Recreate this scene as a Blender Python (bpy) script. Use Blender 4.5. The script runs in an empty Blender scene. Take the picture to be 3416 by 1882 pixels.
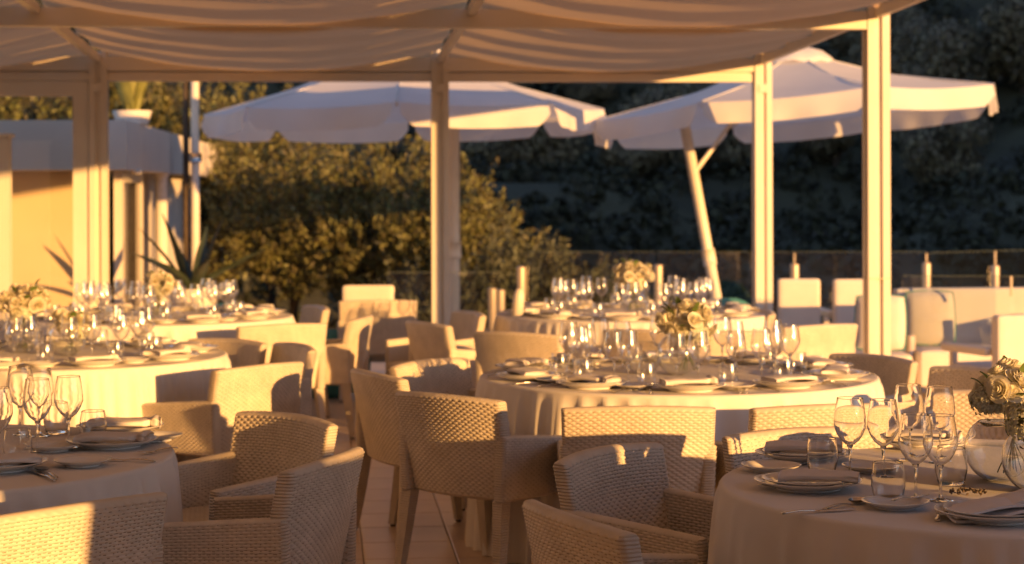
import bpy, bmesh, math, random
import numpy as np
from mathutils import Vector, Matrix
R = math.radians
rng = np.random.default_rng(7)
random.seed(7)
sc = bpy.context.scene
COL = sc.collection

# ------------------------------------------------------------------ camera, sky, sun, exposure
HC = 1.6            # eye height
cam_d = bpy.data.cameras.new('camera'); cam = bpy.data.objects.new('camera', cam_d); COL.objects.link(cam)
cam.location = (0, 0, HC); cam.rotation_euler = (R(90), R(0.2), 0)
cam_d.lens = 70; cam_d.sensor_width = 36; cam_d.shift_y = -0.0915
cam_d.clip_start = .1; cam_d.clip_end = 3000
cam_d.dof.use_dof = True; cam_d.dof.focus_distance = 5.6; cam_d.dof.aperture_fstop = 4.2
sc.camera = cam

SUN_AZ, SUN_EL = R(43), R(6.6)      # from straight behind the camera towards its right
sdir = Vector((math.sin(SUN_AZ)*math.cos(SUN_EL), -math.cos(SUN_AZ)*math.cos(SUN_EL), math.sin(SUN_EL)))
w = bpy.data.worlds.new('World'); sc.world = w; w.use_nodes = True
wn = w.node_tree.nodes; bg = wn['Background']
sky = wn.new('ShaderNodeTexSky'); sky.sky_type = 'NISHITA'; sky.sun_disc = False
sky.sun_elevation = SUN_EL; sky.sun_rotation = math.pi - SUN_AZ
sky.air_density = 1.0; sky.dust_density = 0.15; sky.ozone_density = 1.0
tint = wn.new('ShaderNodeMix'); tint.data_type = 'RGBA'; tint.blend_type = 'MULTIPLY'; tint.inputs[0].default_value = 1
tint.inputs[7].default_value = (.95, .90, 1.15, 1)      # hazy evening sky, a touch rosier than clear air
w.node_tree.links.new(sky.outputs[0], tint.inputs[6]); w.node_tree.links.new(tint.outputs[2], bg.inputs[0]); bg.inputs[1].default_value = 0.122
sl = bpy.data.lights.new('sun', 'SUN'); sl.energy = 5.0; sl.angle = R(.5); sl.color = (1.0, .50, .145)
sun = bpy.data.objects.new('sun', sl); COL.objects.link(sun)
sun.rotation_euler = sdir.to_track_quat('Z', 'Y').to_euler()

vs = sc.view_settings
vs.view_transform = 'Standard'; vs.look = 'None'; vs.exposure = 0.92; vs.gamma = 1; vs.use_curve_mapping = False
sc.render.engine = 'CYCLES'
cy = sc.cycles
cy.use_denoising = True
try: cy.denoiser = 'OPENIMAGEDENOISE'
except Exception: pass
cy.max_bounces = 18; cy.diffuse_bounces = 4; cy.glossy_bounces = 4; cy.transmission_bounces = 16
cy.transparent_max_bounces = 32
cy.caustics_reflective = False; cy.caustics_refractive = False
cy.sample_clamp_indirect = 6

# ------------------------------------------------------------------ materials
MATS = {}
def mat(name, col, rough=.5, metal=0, var=0, scale=8, bump=0, bscale=60, island=0, spec=.5, trans=0, sheen=0):
    m = bpy.data.materials.new(name); m.use_nodes = True
    nt = m.node_tree; n = nt.nodes; L = nt.links.new
    b = n['Principled BSDF']; out = n['Material Output']
    b.inputs['Roughness'].default_value = rough; b.inputs['Metallic'].default_value = metal
    b.inputs['Specular IOR Level'].default_value = spec
    base = None
    tc = n.new('ShaderNodeTexCoord')
    rgb = n.new('ShaderNodeRGB'); rgb.outputs[0].default_value = (*col, 1); base = rgb.outputs[0]
    if var:
        nz = n.new('ShaderNodeTexNoise'); nz.inputs['Scale'].default_value = scale; nz.inputs['Detail'].default_value = 5
        L(tc.outputs['Object'], nz.inputs['Vector'])
        mr = n.new('ShaderNodeMapRange'); mr.inputs[1].default_value = .3; mr.inputs[2].default_value = .7
        mr.inputs[3].default_value = 1-var; mr.inputs[4].default_value = 1+var*.6
        L(nz.outputs[0], mr.inputs[0])
        mx = n.new('ShaderNodeMix'); mx.data_type = 'RGBA'; mx.blend_type = 'MULTIPLY'; mx.inputs[0].default_value = 1
        L(base, mx.inputs[6]); cb = n.new('ShaderNodeCombineColor')
        for i in range(3): L(mr.outputs[0], cb.inputs[i])
        L(cb.outputs[0], mx.inputs[7]); base = mx.outputs[2]
    if island:
        g = n.new('ShaderNodeNewGeometry'); hs = n.new('ShaderNodeHueSaturation')
        m1 = n.new('ShaderNodeMapRange'); m1.inputs[3].default_value = 1-island; m1.inputs[4].default_value = 1+island
        m2 = n.new('ShaderNodeMapRange'); m2.inputs[3].default_value = .5-island*.06; m2.inputs[4].default_value = .5+island*.05
        L(g.outputs['Random Per Island'], m1.inputs[0]); L(g.outputs['Random Per Island'], m2.inputs[0])
        L(m1.outputs[0], hs.inputs['Value']); L(m2.outputs[0], hs.inputs['Hue']); L(base, hs.inputs['Color']); base = hs.outputs[0]
    L(base, b.inputs['Base Color'])
    if bump:
        nb = n.new('ShaderNodeTexNoise'); nb.inputs['Scale'].default_value = bscale; nb.inputs['Detail'].default_value = 4
        L(tc.outputs['Object'], nb.inputs['Vector'])
        bp = n.new('ShaderNodeBump'); bp.inputs['Strength'].default_value = bump; bp.inputs['Distance'].default_value = .01
        L(nb.outputs[0], bp.inputs['Height']); L(bp.outputs[0], b.inputs['Normal'])
    if trans:
        tr = n.new('ShaderNodeBsdfTranslucent'); L(base, tr.inputs[0])
        ms = n.new('ShaderNodeMixShader'); ms.inputs[0].default_value = trans
        L(b.outputs[0], ms.inputs[1]); L(tr.outputs[0], ms.inputs[2]); L(ms.outputs[0], out.inputs[0])
    MATS[name] = m
    return m
def thin_glass(name, tint=(1, 1, 1), base=.035, gain=.8, power=3.2, rough=.02, haze=.03):
    # a clear wall: mostly see-through, mirror-like towards grazing angles, with a faint wider lobe that catches the sun
    m = bpy.data.materials.new(name); m.use_nodes = True
    nt = m.node_tree; n = nt.nodes; L = nt.links.new; n.remove(n['Principled BSDF']); out = n['Material Output']
    t = n.new('ShaderNodeBsdfTransparent'); t.inputs[0].default_value = (*tint, 1)
    g = n.new('ShaderNodeBsdfGlossy'); g.inputs['Roughness'].default_value = rough; g.inputs[0].default_value = (1, 1, 1, 1)
    g2 = n.new('ShaderNodeBsdfGlossy'); g2.inputs['Roughness'].default_value = .19; g2.inputs[0].default_value = (1, 1, 1, 1)
    lw = n.new('ShaderNodeLayerWeight'); lw.inputs[0].default_value = .5
    p = n.new('ShaderNodeMath'); p.operation = 'POWER'; p.inputs[1].default_value = power; L(lw.outputs['Facing'], p.inputs[0])
    a = n.new('ShaderNodeMath'); a.operation = 'MULTIPLY_ADD'; a.inputs[1].default_value = gain; a.inputs[2].default_value = base
    L(p.outputs[0], a.inputs[0])
    ms = n.new('ShaderNodeMixShader'); L(a.outputs[0], ms.inputs[0]); L(t.outputs[0], ms.inputs[1]); L(g.outputs[0], ms.inputs[2])
    m2 = n.new('ShaderNodeMixShader'); m2.inputs[0].default_value = haze; L(ms.outputs[0], m2.inputs[1]); L(g2.outputs[0], m2.inputs[2])
    L(m2.outputs[0], out.inputs[0]); MATS[name] = m
    return m
def solid_glass(name, ior=1.45, col=(1, 1, 1)):
    m = bpy.data.materials.new(name); m.use_nodes = True
    b = m.node_tree.nodes['Principled BSDF']
    b.inputs['Transmission Weight'].default_value = 1; b.inputs['IOR'].default_value = ior
    b.inputs['Roughness'].default_value = .0; b.inputs['Base Color'].default_value = (*col, 1)
    MATS[name] = m; return m

M_RAT = mat('woven_fibre', (.66, .575, .47), .5, var=.12, scale=14, spec=.4)
M_WRAP = mat('wrapped_fibre', (.66, .575, .47), .5, var=.12, scale=14, spec=.4)
_n = M_WRAP.node_tree.nodes; _w = _n.new('ShaderNodeTexWave'); _w.bands_direction = 'Z'; _w.inputs['Scale'].default_value = 31; _w.inputs['Distortion'].default_value = 1.2; _w.inputs['Detail'].default_value = 1
_t = _n.new('ShaderNodeTexCoord'); _b = _n.new('ShaderNodeBump'); _b.inputs['Strength'].default_value = .9; _b.inputs['Distance'].default_value = .004
for a_, b_ in ((_t.outputs['Object'], _w.inputs['Vector']), (_w.outputs['Fac'], _b.inputs['Height']), (_b.outputs[0], _n['Principled BSDF'].inputs['Normal'])): M_WRAP.node_tree.links.new(a_, b_)
M_GAP = mat('weave_gap_shade', (.30, .24, .165), .8)
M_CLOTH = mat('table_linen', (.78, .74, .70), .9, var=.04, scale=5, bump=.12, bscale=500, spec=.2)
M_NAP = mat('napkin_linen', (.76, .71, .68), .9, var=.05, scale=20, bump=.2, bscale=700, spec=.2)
M_CER = mat('glazed_china', (.74, .71, .67), .12, var=.03, scale=10)
M_STEEL = mat('polished_steel', (.72, .66, .58), .18, metal=1)
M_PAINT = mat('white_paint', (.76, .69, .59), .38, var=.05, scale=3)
M_DARK = mat('dark_rubber', (.02, .018, .016), .6)
M_FAB = mat('roof_fabric', (.86, .63, .37), .95, var=.03, scale=2, trans=.30, spec=.1)  # cream cloth coloured more orange, holding the warm light that tints it
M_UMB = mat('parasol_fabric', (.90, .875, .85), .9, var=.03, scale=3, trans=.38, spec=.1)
M_TILE = mat('floor_tile', (.60, .46, .345), .33, var=.10, scale=3, bump=.03, bscale=30)
M_GROUT = mat('grout', (.22, .175, .14), .85)
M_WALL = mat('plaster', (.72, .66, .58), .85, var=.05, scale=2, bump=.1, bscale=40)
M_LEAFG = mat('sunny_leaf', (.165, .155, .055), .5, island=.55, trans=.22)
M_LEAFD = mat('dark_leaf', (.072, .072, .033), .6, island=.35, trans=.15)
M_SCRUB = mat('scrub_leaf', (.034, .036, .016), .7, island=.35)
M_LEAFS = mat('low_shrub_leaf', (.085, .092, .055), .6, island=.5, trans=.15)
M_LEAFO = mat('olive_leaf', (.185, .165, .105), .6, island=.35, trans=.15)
M_AGAVE = mat('agave_skin', (.21, .21, .05), .45, var=.25, scale=9)
M_AGAVE2 = mat('agave_dark_skin', (.055, .075, .045), .45, var=.25, scale=9)
M_BARK = mat('bark', (.09, .065, .045), .9, var=.3, scale=10, bump=.4, bscale=30)
M_ROSE = mat('rose_petal', (.88, .84, .70), .65, island=.06, trans=.4)
M_HYD = mat('hydrangea_petal', (.62, .62, .48), .7, island=.30, trans=.2)
M_GREEN = mat('bouquet_leaf', (.10, .15, .035), .5, island=.4, trans=.2)
M_STEM = mat('flower_stem', (.07, .12, .03), .5)
M_SEED = mat('seed_head', (.10, .07, .05), .8, island=.5)
M_GLASS = thin_glass('thin_glass', gain=.9, power=2.4, haze=.045)
M_PANE = thin_glass('pane_glass', (.93, .945, .935), .06, .8, 3.5, .03, .0)
M_SOLID = solid_glass('solid_glass')
M_WATER = thin_glass('water', (.97, .985, .98), .02, .6, 3.5, .02, .01)
M_CUSH = mat('cushion_linen', (.72, .66, .60), .9, var=.05, scale=6, spec=.2)
M_TEAL = mat('teal_fabric', (.07, .27, .26), .85, var=.1, scale=10)
M_GROUND = mat('hill_soil', (.058, .056, .026), .95, var=.5, scale=.25)
M_STONE = mat('pale_stone', (.46, .38, .33), .9, var=.2, scale=3, bump=.4, bscale=8)
M_POT = mat('pot_glaze', (.74, .69, .62), .5, var=.05, scale=5)
M_BROWN = mat('stained_timber', (.11, .075, .05), .6, var=.2, scale=6)
M_OCHRE = mat('ochre_plaster', (.78, .60, .36), .85, var=.05, scale=2)
M_EDGE = mat('glass_edge', (.14, .17, .14), .3)
M_DGLASS = mat('door_glass', (.05, .045, .04), .06)
M_METPOST = mat('brushed_post', (.62, .50, .36), .35, metal=.5)

# ------------------------------------------------------------------ mesh helpers
class MB:
    gap = None
    def __init__(s): s.v = []; s.f = []; s.n = 0
    def add(s, V, F):
        V = np.asarray(V, float).reshape(-1, 3)
        s.v.append(V); k = s.n
        if isinstance(F, np.ndarray): s.f.extend((F + k).tolist())
        else: s.f.extend([[i + k for i in f] for f in F])
        s.n += len(V); return s
    def box(s, x0, x1, y0, y1, z0, z1, tf=None):
        V = np.array([[x, y, z] for z in (z0, z1) for y in (y0, y1) for x in (x0, x1)], float)
        if tf is not None: V = tf(V)
        return s.add(V, [[0, 2, 3, 1], [4, 5, 7, 6], [0, 1, 5, 4], [2, 6, 7, 3], [0, 4, 6, 2], [1, 3, 7, 5]])
    def grid(s, P, close_u=False, close_v=False):
        nu, nv = P.shape[:2]
        i = np.arange(nu if close_u else nu-1); j = np.arange(nv if close_v else nv-1)
        I, J = np.meshgrid(i, j, indexing='ij'); I2 = (I+1) % nu; J2 = (J+1) % nv
        F = np.stack([I*nv+J, I2*nv+J, I2*nv+J2, I*nv+J2], -1).reshape(-1, 4)
        return s.add(P.reshape(-1, 3), F)
    def tube(s, path, rad, seg=10, caps=True):
        path = np.asarray(path, float); n = len(path)
        rad = np.broadcast_to(np.asarray(rad, float), (n,))
        T = np.gradient(path, axis=0); T /= np.linalg.norm(T, axis=1)[:, None] + 1e-12
        ref = np.array([0, 0, 1.]) if abs(T[0, 2]) < .9 else np.array([1., 0, 0])
        rings = []
        for k in range(n):
            a = np.cross(T[k], ref); a /= np.linalg.norm(a) + 1e-12; b = np.cross(T[k], a)
            t = np.linspace(0, 2*np.pi, seg, endpoint=False)
            rings.append(path[k] + rad[k]*(np.cos(t)[:, None]*a + np.sin(t)[:, None]*b))
        k0 = s.n; s.grid(np.array(rings), close_v=True)
        if caps:
            s.f.append([k0+i for i in range(seg)][::-1]); s.f.append([k0+(n-1)*seg+i for i in range(seg)])
        return s
    def lathe(s, prof, seg=32, c=(0, 0, 0)):
        prof = np.asarray(prof, float); t = np.linspace(0, 2*np.pi, seg, endpoint=False)
        P = np.stack([prof[:, 0][None]*np.cos(t)[:, None]+c[0], prof[:, 0][None]*np.sin(t)[:, None]+c[1],
                      np.broadcast_to(prof[:, 1][None]+c[2], (seg, len(prof)))], -1)
        return s.grid(P, close_u=True)
    def mesh(s, name, m, smooth=True, angle=None, recalc=False):
        me = bpy.data.meshes.new(name)
        V = np.concatenate(s.v) if s.v else np.zeros((0, 3))
        me.from_pydata(V.tolist(), [], s.f); me.materials.append(m)
        if s.gap is not None:      # low spots between the woven strands take a darker colour for the shade inside
            me.materials.append(M_GAP); me.materials.append(M_WRAP); g = np.full(len(me.polygons), 2); g[:len(s.gap)] = s.gap; me.polygons.foreach_set('material_index', g.tolist())
        if smooth:
            me.polygons.foreach_set('use_smooth', [True]*len(me.polygons))
            if angle is not None:
                try: me.set_sharp_from_angle(angle=R(angle))
                except Exception: pass
        if recalc:
            bm = bmesh.new(); bm.from_mesh(me); bmesh.ops.recalc_face_normals(bm, faces=bm.faces); bm.to_mesh(me); bm.free()
        me.update(); return me

def tag(o, label=None, cat=None, group=None, kind=None):
    if label: o['label'] = label
    if cat: o['category'] = cat
    if group: o['group'] = group
    if kind: o['kind'] = kind
    return o
def obj(name, data, parent=None, loc=(0, 0, 0), rot=(0, 0, 0), scale=None):
    o = bpy.data.objects.new(name, data); COL.objects.link(o); o.location = loc; o.rotation_euler = rot
    if scale is not None: o.scale = scale if hasattr(scale, '__len__') else (scale,)*3
    if parent: o.parent = parent
    return o
def thing(name, label, cat, loc=(0, 0, 0), rotz=0, group=None):
    return tag(obj(name, None, None, loc, (0, 0, rotz)), label, cat, group)
def dup(root, loc, rotz=0, label=None, group=None, parent=None):
    r = root.copy(); COL.objects.link(r)
    if parent is not None: r.parent = parent
    if loc is not None: r.location = loc; r.rotation_euler = (0, 0, rotz)
    if label: r['label'] = label
    if group: r['group'] = group
    for c in KIDS.get(root.name, []): 
        d = c.copy(); COL.objects.link(d); d.parent = r
        for g in KIDS.get(c.name, []):
            e = g.copy(); COL.objects.link(e); e.parent = d
    return r
KIDS = {}
def kids(root):
    for o in bpy.data.objects:
        if o.parent: KIDS.setdefault(o.parent.name, [])
    def rec(o):
        KIDS[o.name] = [c for c in bpy.data.objects if c.parent == o]
        for c in KIDS[o.name]: rec(c)
    rec(root)

# a point of the plan seen at height z (used once, to survey where the things stand)
F_PX, CX, YH = 5009., 1288., 475.
def at(px, py, z):
    s = (py-YH)/(HC-z); return ((px-CX)/s, F_PX/s)
# the terrace's own axes: a runs along the pergola, b away from the camera
PHI = R(5.4); CA = np.array([math.cos(PHI), math.sin(PHI)]); CB = np.array([-math.sin(PHI), math.cos(PHI)]); O0 = np.array([-.6, 16.6])
def S(a, b, z=0.): p = O0 + a*CA + b*CB; return (p[0], p[1], z)
def SV(V):
    V = np.asarray(V, float); out = V.copy()
    out[..., 0] = O0[0]+V[..., 0]*CA[0]+V[..., 1]*CB[0]; out[..., 1] = O0[1]+V[..., 0]*CA[1]+V[..., 1]*CB[1]
    return out

# ================================================================== SETTING
# ---- hillside terrain
def sstep(x, a, b): t = np.clip((x-a)/(b-a), 0, 1); return t*t*(3-2*t)
def hill(x, y):
    base = -.6 - 3.2*sstep(y, 29, 37)
    rise = .235*np.maximum(0, y-36) + .10*np.maximum(0, x)
    cap = 19 + .27*np.maximum(0, x+10)
    h = base + np.minimum(rise, cap+3.8)
    h = h + .62*np.maximum(0, x-22)*sstep(y, 4, 18)  # spur on the right, added to keep the sun off the hillside
    h = h + sstep(y, 36, 50)*(.9*np.sin(x*.21+y*.05)+.7*np.sin(y*.16+x*.07)+.5*np.sin(x*.47-y*.33))
    return h
xs = np.concatenate([np.linspace(-420, -60, 25)[:-1], np.linspace(-60, 80, 141), np.linspace(80, 420, 25)[1:]])
ys = np.concatenate([np.linspace(-300, 0, 12)[:-1], np.linspace(0, 22.6, 6)[:-1], np.linspace(22.6, 260, 180), np.linspace(260, 900, 20)[1:]])
X, Y = np.meshgrid(xs, ys, indexing='ij')
b = MB().grid(np.stack([X, Y, hill(X, Y)], -1))
tag(obj('hillside', b.mesh('hillside', M_GROUND)), kind='structure')

# ---- terrace floor: grout bed with tiles set on it
floor = tag(obj('terrace_floor', MB().box(-9, 12, -18, 6.2, -.3, 0, SV).mesh('terrace_floor', M_GROUT, False)), kind='structure')
tile_me = []
for k in range(3):
    e = .197; bv = .004
    bm_ = MB(); Vt = []
    for (r_, z_) in ((e, -.001), (e, .005), (e-bv, .007)):
        Vt += [[-r_, -r_, z_], [r_, -r_, z_], [r_, r_, z_], [-r_, r_, z_]]
    Vt = np.array(Vt); Vt[:, 2] += rng.uniform(-.0004, .0004)
    Ft = []
    for l in (0, 4):
        for i in range(4): Ft.append([l+i, l+(i+1) % 4, l+4+(i+1) % 4, l+4+i])
    Ft.append([8, 9, 10, 11])
    tile_me.append(bm_.add(Vt, Ft).mesh('tile', M_TILE, False))
rest = MB()
for i in range(-21, 29):
    for j in range(-44, 15):
        a, bb = (i+.5)*.4, (j+.5)*.4
        wx, wy, _ = S(a, bb)
        if wy < .5: continue
        if -9 <= i <= 2 and -26 <= j <= -5:
            o = obj('tile', tile_me[(i*7+j*3) % 3], floor, (wx, wy, .0), (0, 0, PHI))
        elif abs(wx) < .30*wy+1.5 or wy > 14:
            h_ = .197
            rest.box(a-h_, a+h_, bb-h_, bb+h_, .0012, .007, SV)
tag(obj('tile_field', rest.mesh('tile_field', M_TILE, False), floor), kind='stuff')

# ---- pergola
perg = thing('pergola', 'white metal pergola with draped cream fabric roof over the dining tables', 'pergola')
def post_mesh(w_, h_):
    g = w_*.16; d = .022; hw = w_/2
    # square section with a groove in each face
    q = [(-hw, -hw), (-g, -hw), (-g, -hw+d), (g, -hw+d), (g, -hw), (hw, -hw), (hw, -g), (hw-d, -g), (hw-d, g), (hw, g), (hw, hw),
         (g, hw), (g, hw-d), (-g, hw-d), (-g, hw), (-hw, hw), (-hw, g), (-hw+d, g), (-hw+d, -g), (-hw, -g)]
    n = len(q); V = [[x, y, z] for z in (0, h_) for x, y in q]
    F = [[i, (i+1) % n, n+(i+1) % n, n+i] for i in range(n)] + [list(range(n, 2*n))]
    return MB().add(V, F).mesh('post', M_PAINT, False)
pf = post_mesh(.145, 2.73); pn = post_mesh(.15, 2.80)
for a in (-2.80, 0, 2.73): obj('post', pf, perg, S(a, 0), (0, 0, PHI))
obj('post', pn, perg, S(2.73, -3.5), (0, 0, PHI)); obj('post', pn, perg, S(2.73, -14.0), (0, 0, PHI))
obj('post', pn, perg, S(-5.6, -3.5), (0, 0, PHI)); obj('post', pf, perg, S(-5.6, 0), (0, 0, PHI))
jb = MB().box(-.0765, .0765, -.0765, .0765, .985, .992).mesh('joint_band', M_METPOST, False)
obj('joint_band', jb, perg, S(2.73, -3.5), (0, 0, PHI))
for a in (-2.80, 0, 2.73):
    bk = MB().box(a-.045, a+.045, -.079, -.074, 2.40, 2.47, SV)
    for dx in (-.025, .025): bk.box(a+dx-.006, a+dx+.006, -.084, -.0785, 2.429, 2.441, SV)
    obj('bracket', bk.mesh('bracket', M_PAINT, False), perg)
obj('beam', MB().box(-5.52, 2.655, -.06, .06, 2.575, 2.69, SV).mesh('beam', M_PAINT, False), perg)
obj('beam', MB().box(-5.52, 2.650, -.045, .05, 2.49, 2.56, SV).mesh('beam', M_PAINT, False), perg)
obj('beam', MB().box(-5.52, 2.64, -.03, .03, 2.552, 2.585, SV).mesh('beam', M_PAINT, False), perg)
obj('beam', MB().box(-5.52, 2.65, -3.57, -3.43, 2.655, 2.775, SV).mesh('beam', M_PAINT, False), perg)
obj('beam', MB().box(-5.52, 2.65, -14.07, -13.93, 2.86, 3.02, SV).mesh('beam', M_PAINT, False), perg)
obj('beam', MB().box(-5.52, 2.65, -7.06, -6.94, 2.80, 2.90, SV).mesh('beam', M_PAINT, False), perg)
def roofz(b_): return 2.735 - .026*b_
def bar_ab(p, q, w_, h_):
    p = np.array(p, float); q = np.array(q, float); d = q-p; d[2] = 0; L_ = np.linalg.norm(d); n_ = np.array([-d[1], d[0], 0])/L_*w_/2
    V = [p-n_, p+n_, q+n_, q-n_]; V = V + [v+np.array([0, 0, h_]) for v in V]
    return MB().add(V, [[3, 2, 1, 0], [4, 5, 6, 7], [0, 1, 5, 4], [1, 2, 6, 5], [2, 3, 7, 6], [3, 0, 4, 7]])
for a in (-5.6, -2.80, 0, 2.73):
    for b0, b1 in ((-20.93, -14.07), (-13.93, -10.57), (-10.43, -7.07), (-6.93, -3.58), (-3.42, -.08)):
        z0 = roofz(b0)-.095; z1 = roofz(b1)-.095
        obj('rafter', bar_ab(S(a, b0, z0), S(a, b1, z1), .05, .06).mesh('rafter', M_PAINT, False), perg)
# side rail along the open edge
for b0, b1 in ((-21.0, -3.58), (-3.42, -.08)):
    obj('side_rail', bar_ab(S(2.75, b0, roofz(b0)-.035), S(2.75, b1, roofz(b1)-.035), .04, .03).mesh('side_rail', M_PAINT, False), perg)
# fabric panels: slack between rafters, rippled between their cross rods
for k, (a0, a1) in enumerate(((-5.58, -2.82), (-2.78, -.02), (.02, 2.77))):
    na, nb = 34, 420
    aa = np.linspace(a0, a1, na); bb = np.linspace(-21.1, .10, nb)  # cloth carried on unseen past the camera to darken the foreground
    A, B = np.meshgrid(aa, bb, indexing='ij'); t = (A-a0)/(a1-a0)
    sag = .175*4*t*(1-t)
    ph = ((B+.02*np.sin(3*A)+.02*k)/.88) % 1.0
    fold = .040*np.where(ph < .16, sstep(ph, 0, .16), (1-ph)/.84)*(.9+.1*np.sin(np.pi*t))
    Z = roofz(B) + .012 - sag - fold + .003*np.sin(A*9+B*3)
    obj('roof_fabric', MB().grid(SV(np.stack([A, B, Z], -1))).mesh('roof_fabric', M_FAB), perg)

# ---- glazed screen in the left bay
scr = thing('glazed_screen', 'white framed glass windbreak beside the left pergola post', 'glass screen')
def frame_bars(m, x0, x1, z0, z1, y0, y1, wv, wh):
    m.box(x0, x0+wv, y0, y1, z0, z1, SV); m.box(x1-wv, x1, y0, y1, z0, z1, SV)
    m.box(x0+wv, x1-wv, y0, y1, z1-wh, z1, SV); m.box(x0+wv, x1-wv, y0, y1, z0, z0+wh, SV); return m
obj('frame', frame_bars(MB(), -5.5, -2.88, .02, 2.487, -.05, .04, .125, .12).mesh('frame', M_PAINT, False), scr)
obj('glass_pane', MB().box(-5.375, -3.005, -.008, .004, .14, 2.367, SV).mesh('glass_pane', M_PANE, False), scr)

# ---- kiosk at the left with a thick flat roof
kio = thing('kiosk', 'white flat roofed kiosk with thick fascia left of the shrubs', 'kiosk')
def quadprism(P, z0, z1):
    n = len(P); V = [[x, y, z0] for x, y in P] + [[x, y, z1] for x, y in P]
    return MB().add(V, [[i, (i+1) % n, n+(i+1) % n, n+i] for i in range(n)] + [list(range(n))[::-1], list(range(n, 2*n))])
rf = obj('roof', quadprism([(-3.48, 18), (-4.29, 29), (-10, 29), (-10, 17.7)], 1.78, 2.23).mesh('roof', M_WALL, False), kio)
obj('wall', quadprism([(-4.1, 18.75), (-4.1, 18.95), (-10, 18.75), (-10, 18.55)], 0, 1.78).mesh('wall', M_OCHRE, False), kio)
obj('wall', quadprism([(-3.86, 20.6), (-4.0, 21.4), (-4.1, 21.4), (-3.96, 20.6)], 0, 1.78).mesh('wall', M_WALL, False), kio)
obj('wall', quadprism([(-4.05, 22.2), (-4.55, 29), (-4.75, 29), (-4.25, 22.2)], 0, 1.78).mesh('wall', M_WALL, False), kio)
dr = obj('door', frame_bars(MB(), 0, 1.55, .02, 1.77, -.04, .04, .12, .1).mesh('door', M_PAINT, False), kio)
bpy.context.view_layer.update()
# the door leaf stands along the receding wall
def along(me, p, q):
    V = np.empty(len(me.vertices)*3); me.vertices.foreach_get('co', V); V = V.reshape(-1, 3)
    x = V[:, 0]-O0[0]; y = V[:, 1]-O0[1]; a = x*CA[0]+y*CA[1]; bq = x*CB[0]+y*CB[1]
    d = np.array(q)-np.array(p); L_ = np.linalg.norm(d); d = d/L_; n_ = np.array([-d[1], d[0]])
    V[:, 0] = p[0]+a*d[0]+bq*n_[0]; V[:, 1] = p[1]+a*d[1]+bq*n_[1]
    me.vertices.foreach_set('co', V.ravel()); me.update()
along(dr.data, (-3.72, 18.8), (-3.82, 20.55))
pn_ = obj('door_pane', MB().box(.12, 1.43, -.01, .01, .12, 1.67, SV).mesh('door_pane', M_DGLASS, False), dr); along(pn_.data, (-3.72, 18.8), (-3.82, 20.55))
obj('column', MB().lathe([(.085, 0), (.085, .04), (.07, .06), (.07, 1.72), (.09, 1.76), (.09, 1.78)], 20, (-3.86, 21.9, 0)).mesh('column', M_WALL), kio)
lamp = thing('wall_lamp', 'small round white spotlight under the kiosk fascia', 'lamp', (-3.50, 18.6, 1.80))
obj('housing', MB().lathe([(.0, -.06), (.04, -.06), (.05, -.02), (.03, 0), (0, 0)], 14).mesh('housing', M_PAINT), lamp)

scr2 = thing('white_partition', 'narrow white partition panel at the far left edge by the kiosk', 'partition', (-3.95, 15.2, 0))
obj('panel', MB().box(-.3, .12, -.05, .05, .05, 2.0).mesh('panel', M_PAINT, False), scr2)
obj('cap', MB().box(-.32, .14, -.07, .07, 2.002, 2.03).mesh('cap', M_PAINT, False), scr2)
pipe = thing('slim_pole', 'tall white pole rising past the kiosk roof end', 'pole', (-3.50, 22.0, 0))
obj('pole', MB().tube([(0, 0, 0), (0, 0, 4.2)], .046, 16).mesh('pole', M_PAINT), pipe)
obj('collar', MB().tube([(0, 0, 1.9), (0, 0, 2.0)], .075, 16).mesh('collar', M_STEEL), pipe)
obj('side_pipe', MB().tube([(-.11, .06, 0), (-.11, .06, 4.2)], .035, 10).mesh('side_pipe', M_BARK), pipe)

# ---- unseen blocks right of the camera, added to cast shade on the nearest tables
QV = np.array([.731, .682]); PV = np.array([.682, -.731])
def QP(q, p): v = QV*q+PV*p; return (v[0], v[1])
blk = thing('shade_blocks', 'unseen white blocks added to shade the nearest tables', 'shade_blocker')
obj('body', quadprism([QP(3.72, .3), QP(3.72, .9), QP(4.55, .9), QP(4.55, .3)], .0, 1.31).mesh('body', M_WALL, False), blk)
obj('shade_block_top', quadprism([QP(3.71, .26), QP(3.71, .94), QP(4.58, .94), QP(4.58, .26)], 1.312, 1.36).mesh('shade_block_top', M_PAINT, False), blk)
obj('tall_shade_block', quadprism([QP(2.77, .3), QP(2.77, .9), QP(3.718, .9), QP(3.718, .3)], .0, 1.72).mesh('tall_shade_block', M_WALL, False), blk)

# ---- the restaurant's long white wall on the left
rw = thing('restaurant_building', 'long white restaurant wall along the left side of the terrace', 'building')
obj('wall', MB().box(-6.9, -6.5, -4.4, 11, 0, 3.6).mesh('wall', M_WALL, False), rw)
obj('unseen_back_wall', MB().box(-6.9, 5.0, -5.0, -4.41, 0, 3.9).mesh('unseen_back_wall', M_BROWN, False), rw)  # unseen dark wall added behind the camera to block the sky's glow
for k, y in enumerate((-2.6, 1.5, 5, 8.5)):
    f = obj('window', MB().box(-6.52, -6.46, y, y+1.5, 1.0, 2.4).mesh('window', M_PAINT, False), rw)
    obj('pane', MB().box(-6.47, -6.455, y+.08, y+1.42, 1.08, 2.32).mesh('pane', M_DGLASS, False), f)
for k, x in enumerate((-5.6, -3.2, -.8, 1.6)):
    f = obj('window', MB().box(x, x+2.1, -4.42, -4.37, .1, 2.6).mesh('window', M_BROWN, False), rw)
    obj('pane', MB().box(x+.1, x+2.0, -4.38, -4.36, .2, 2.5).mesh('pane', M_DGLASS, False), f)

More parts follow.
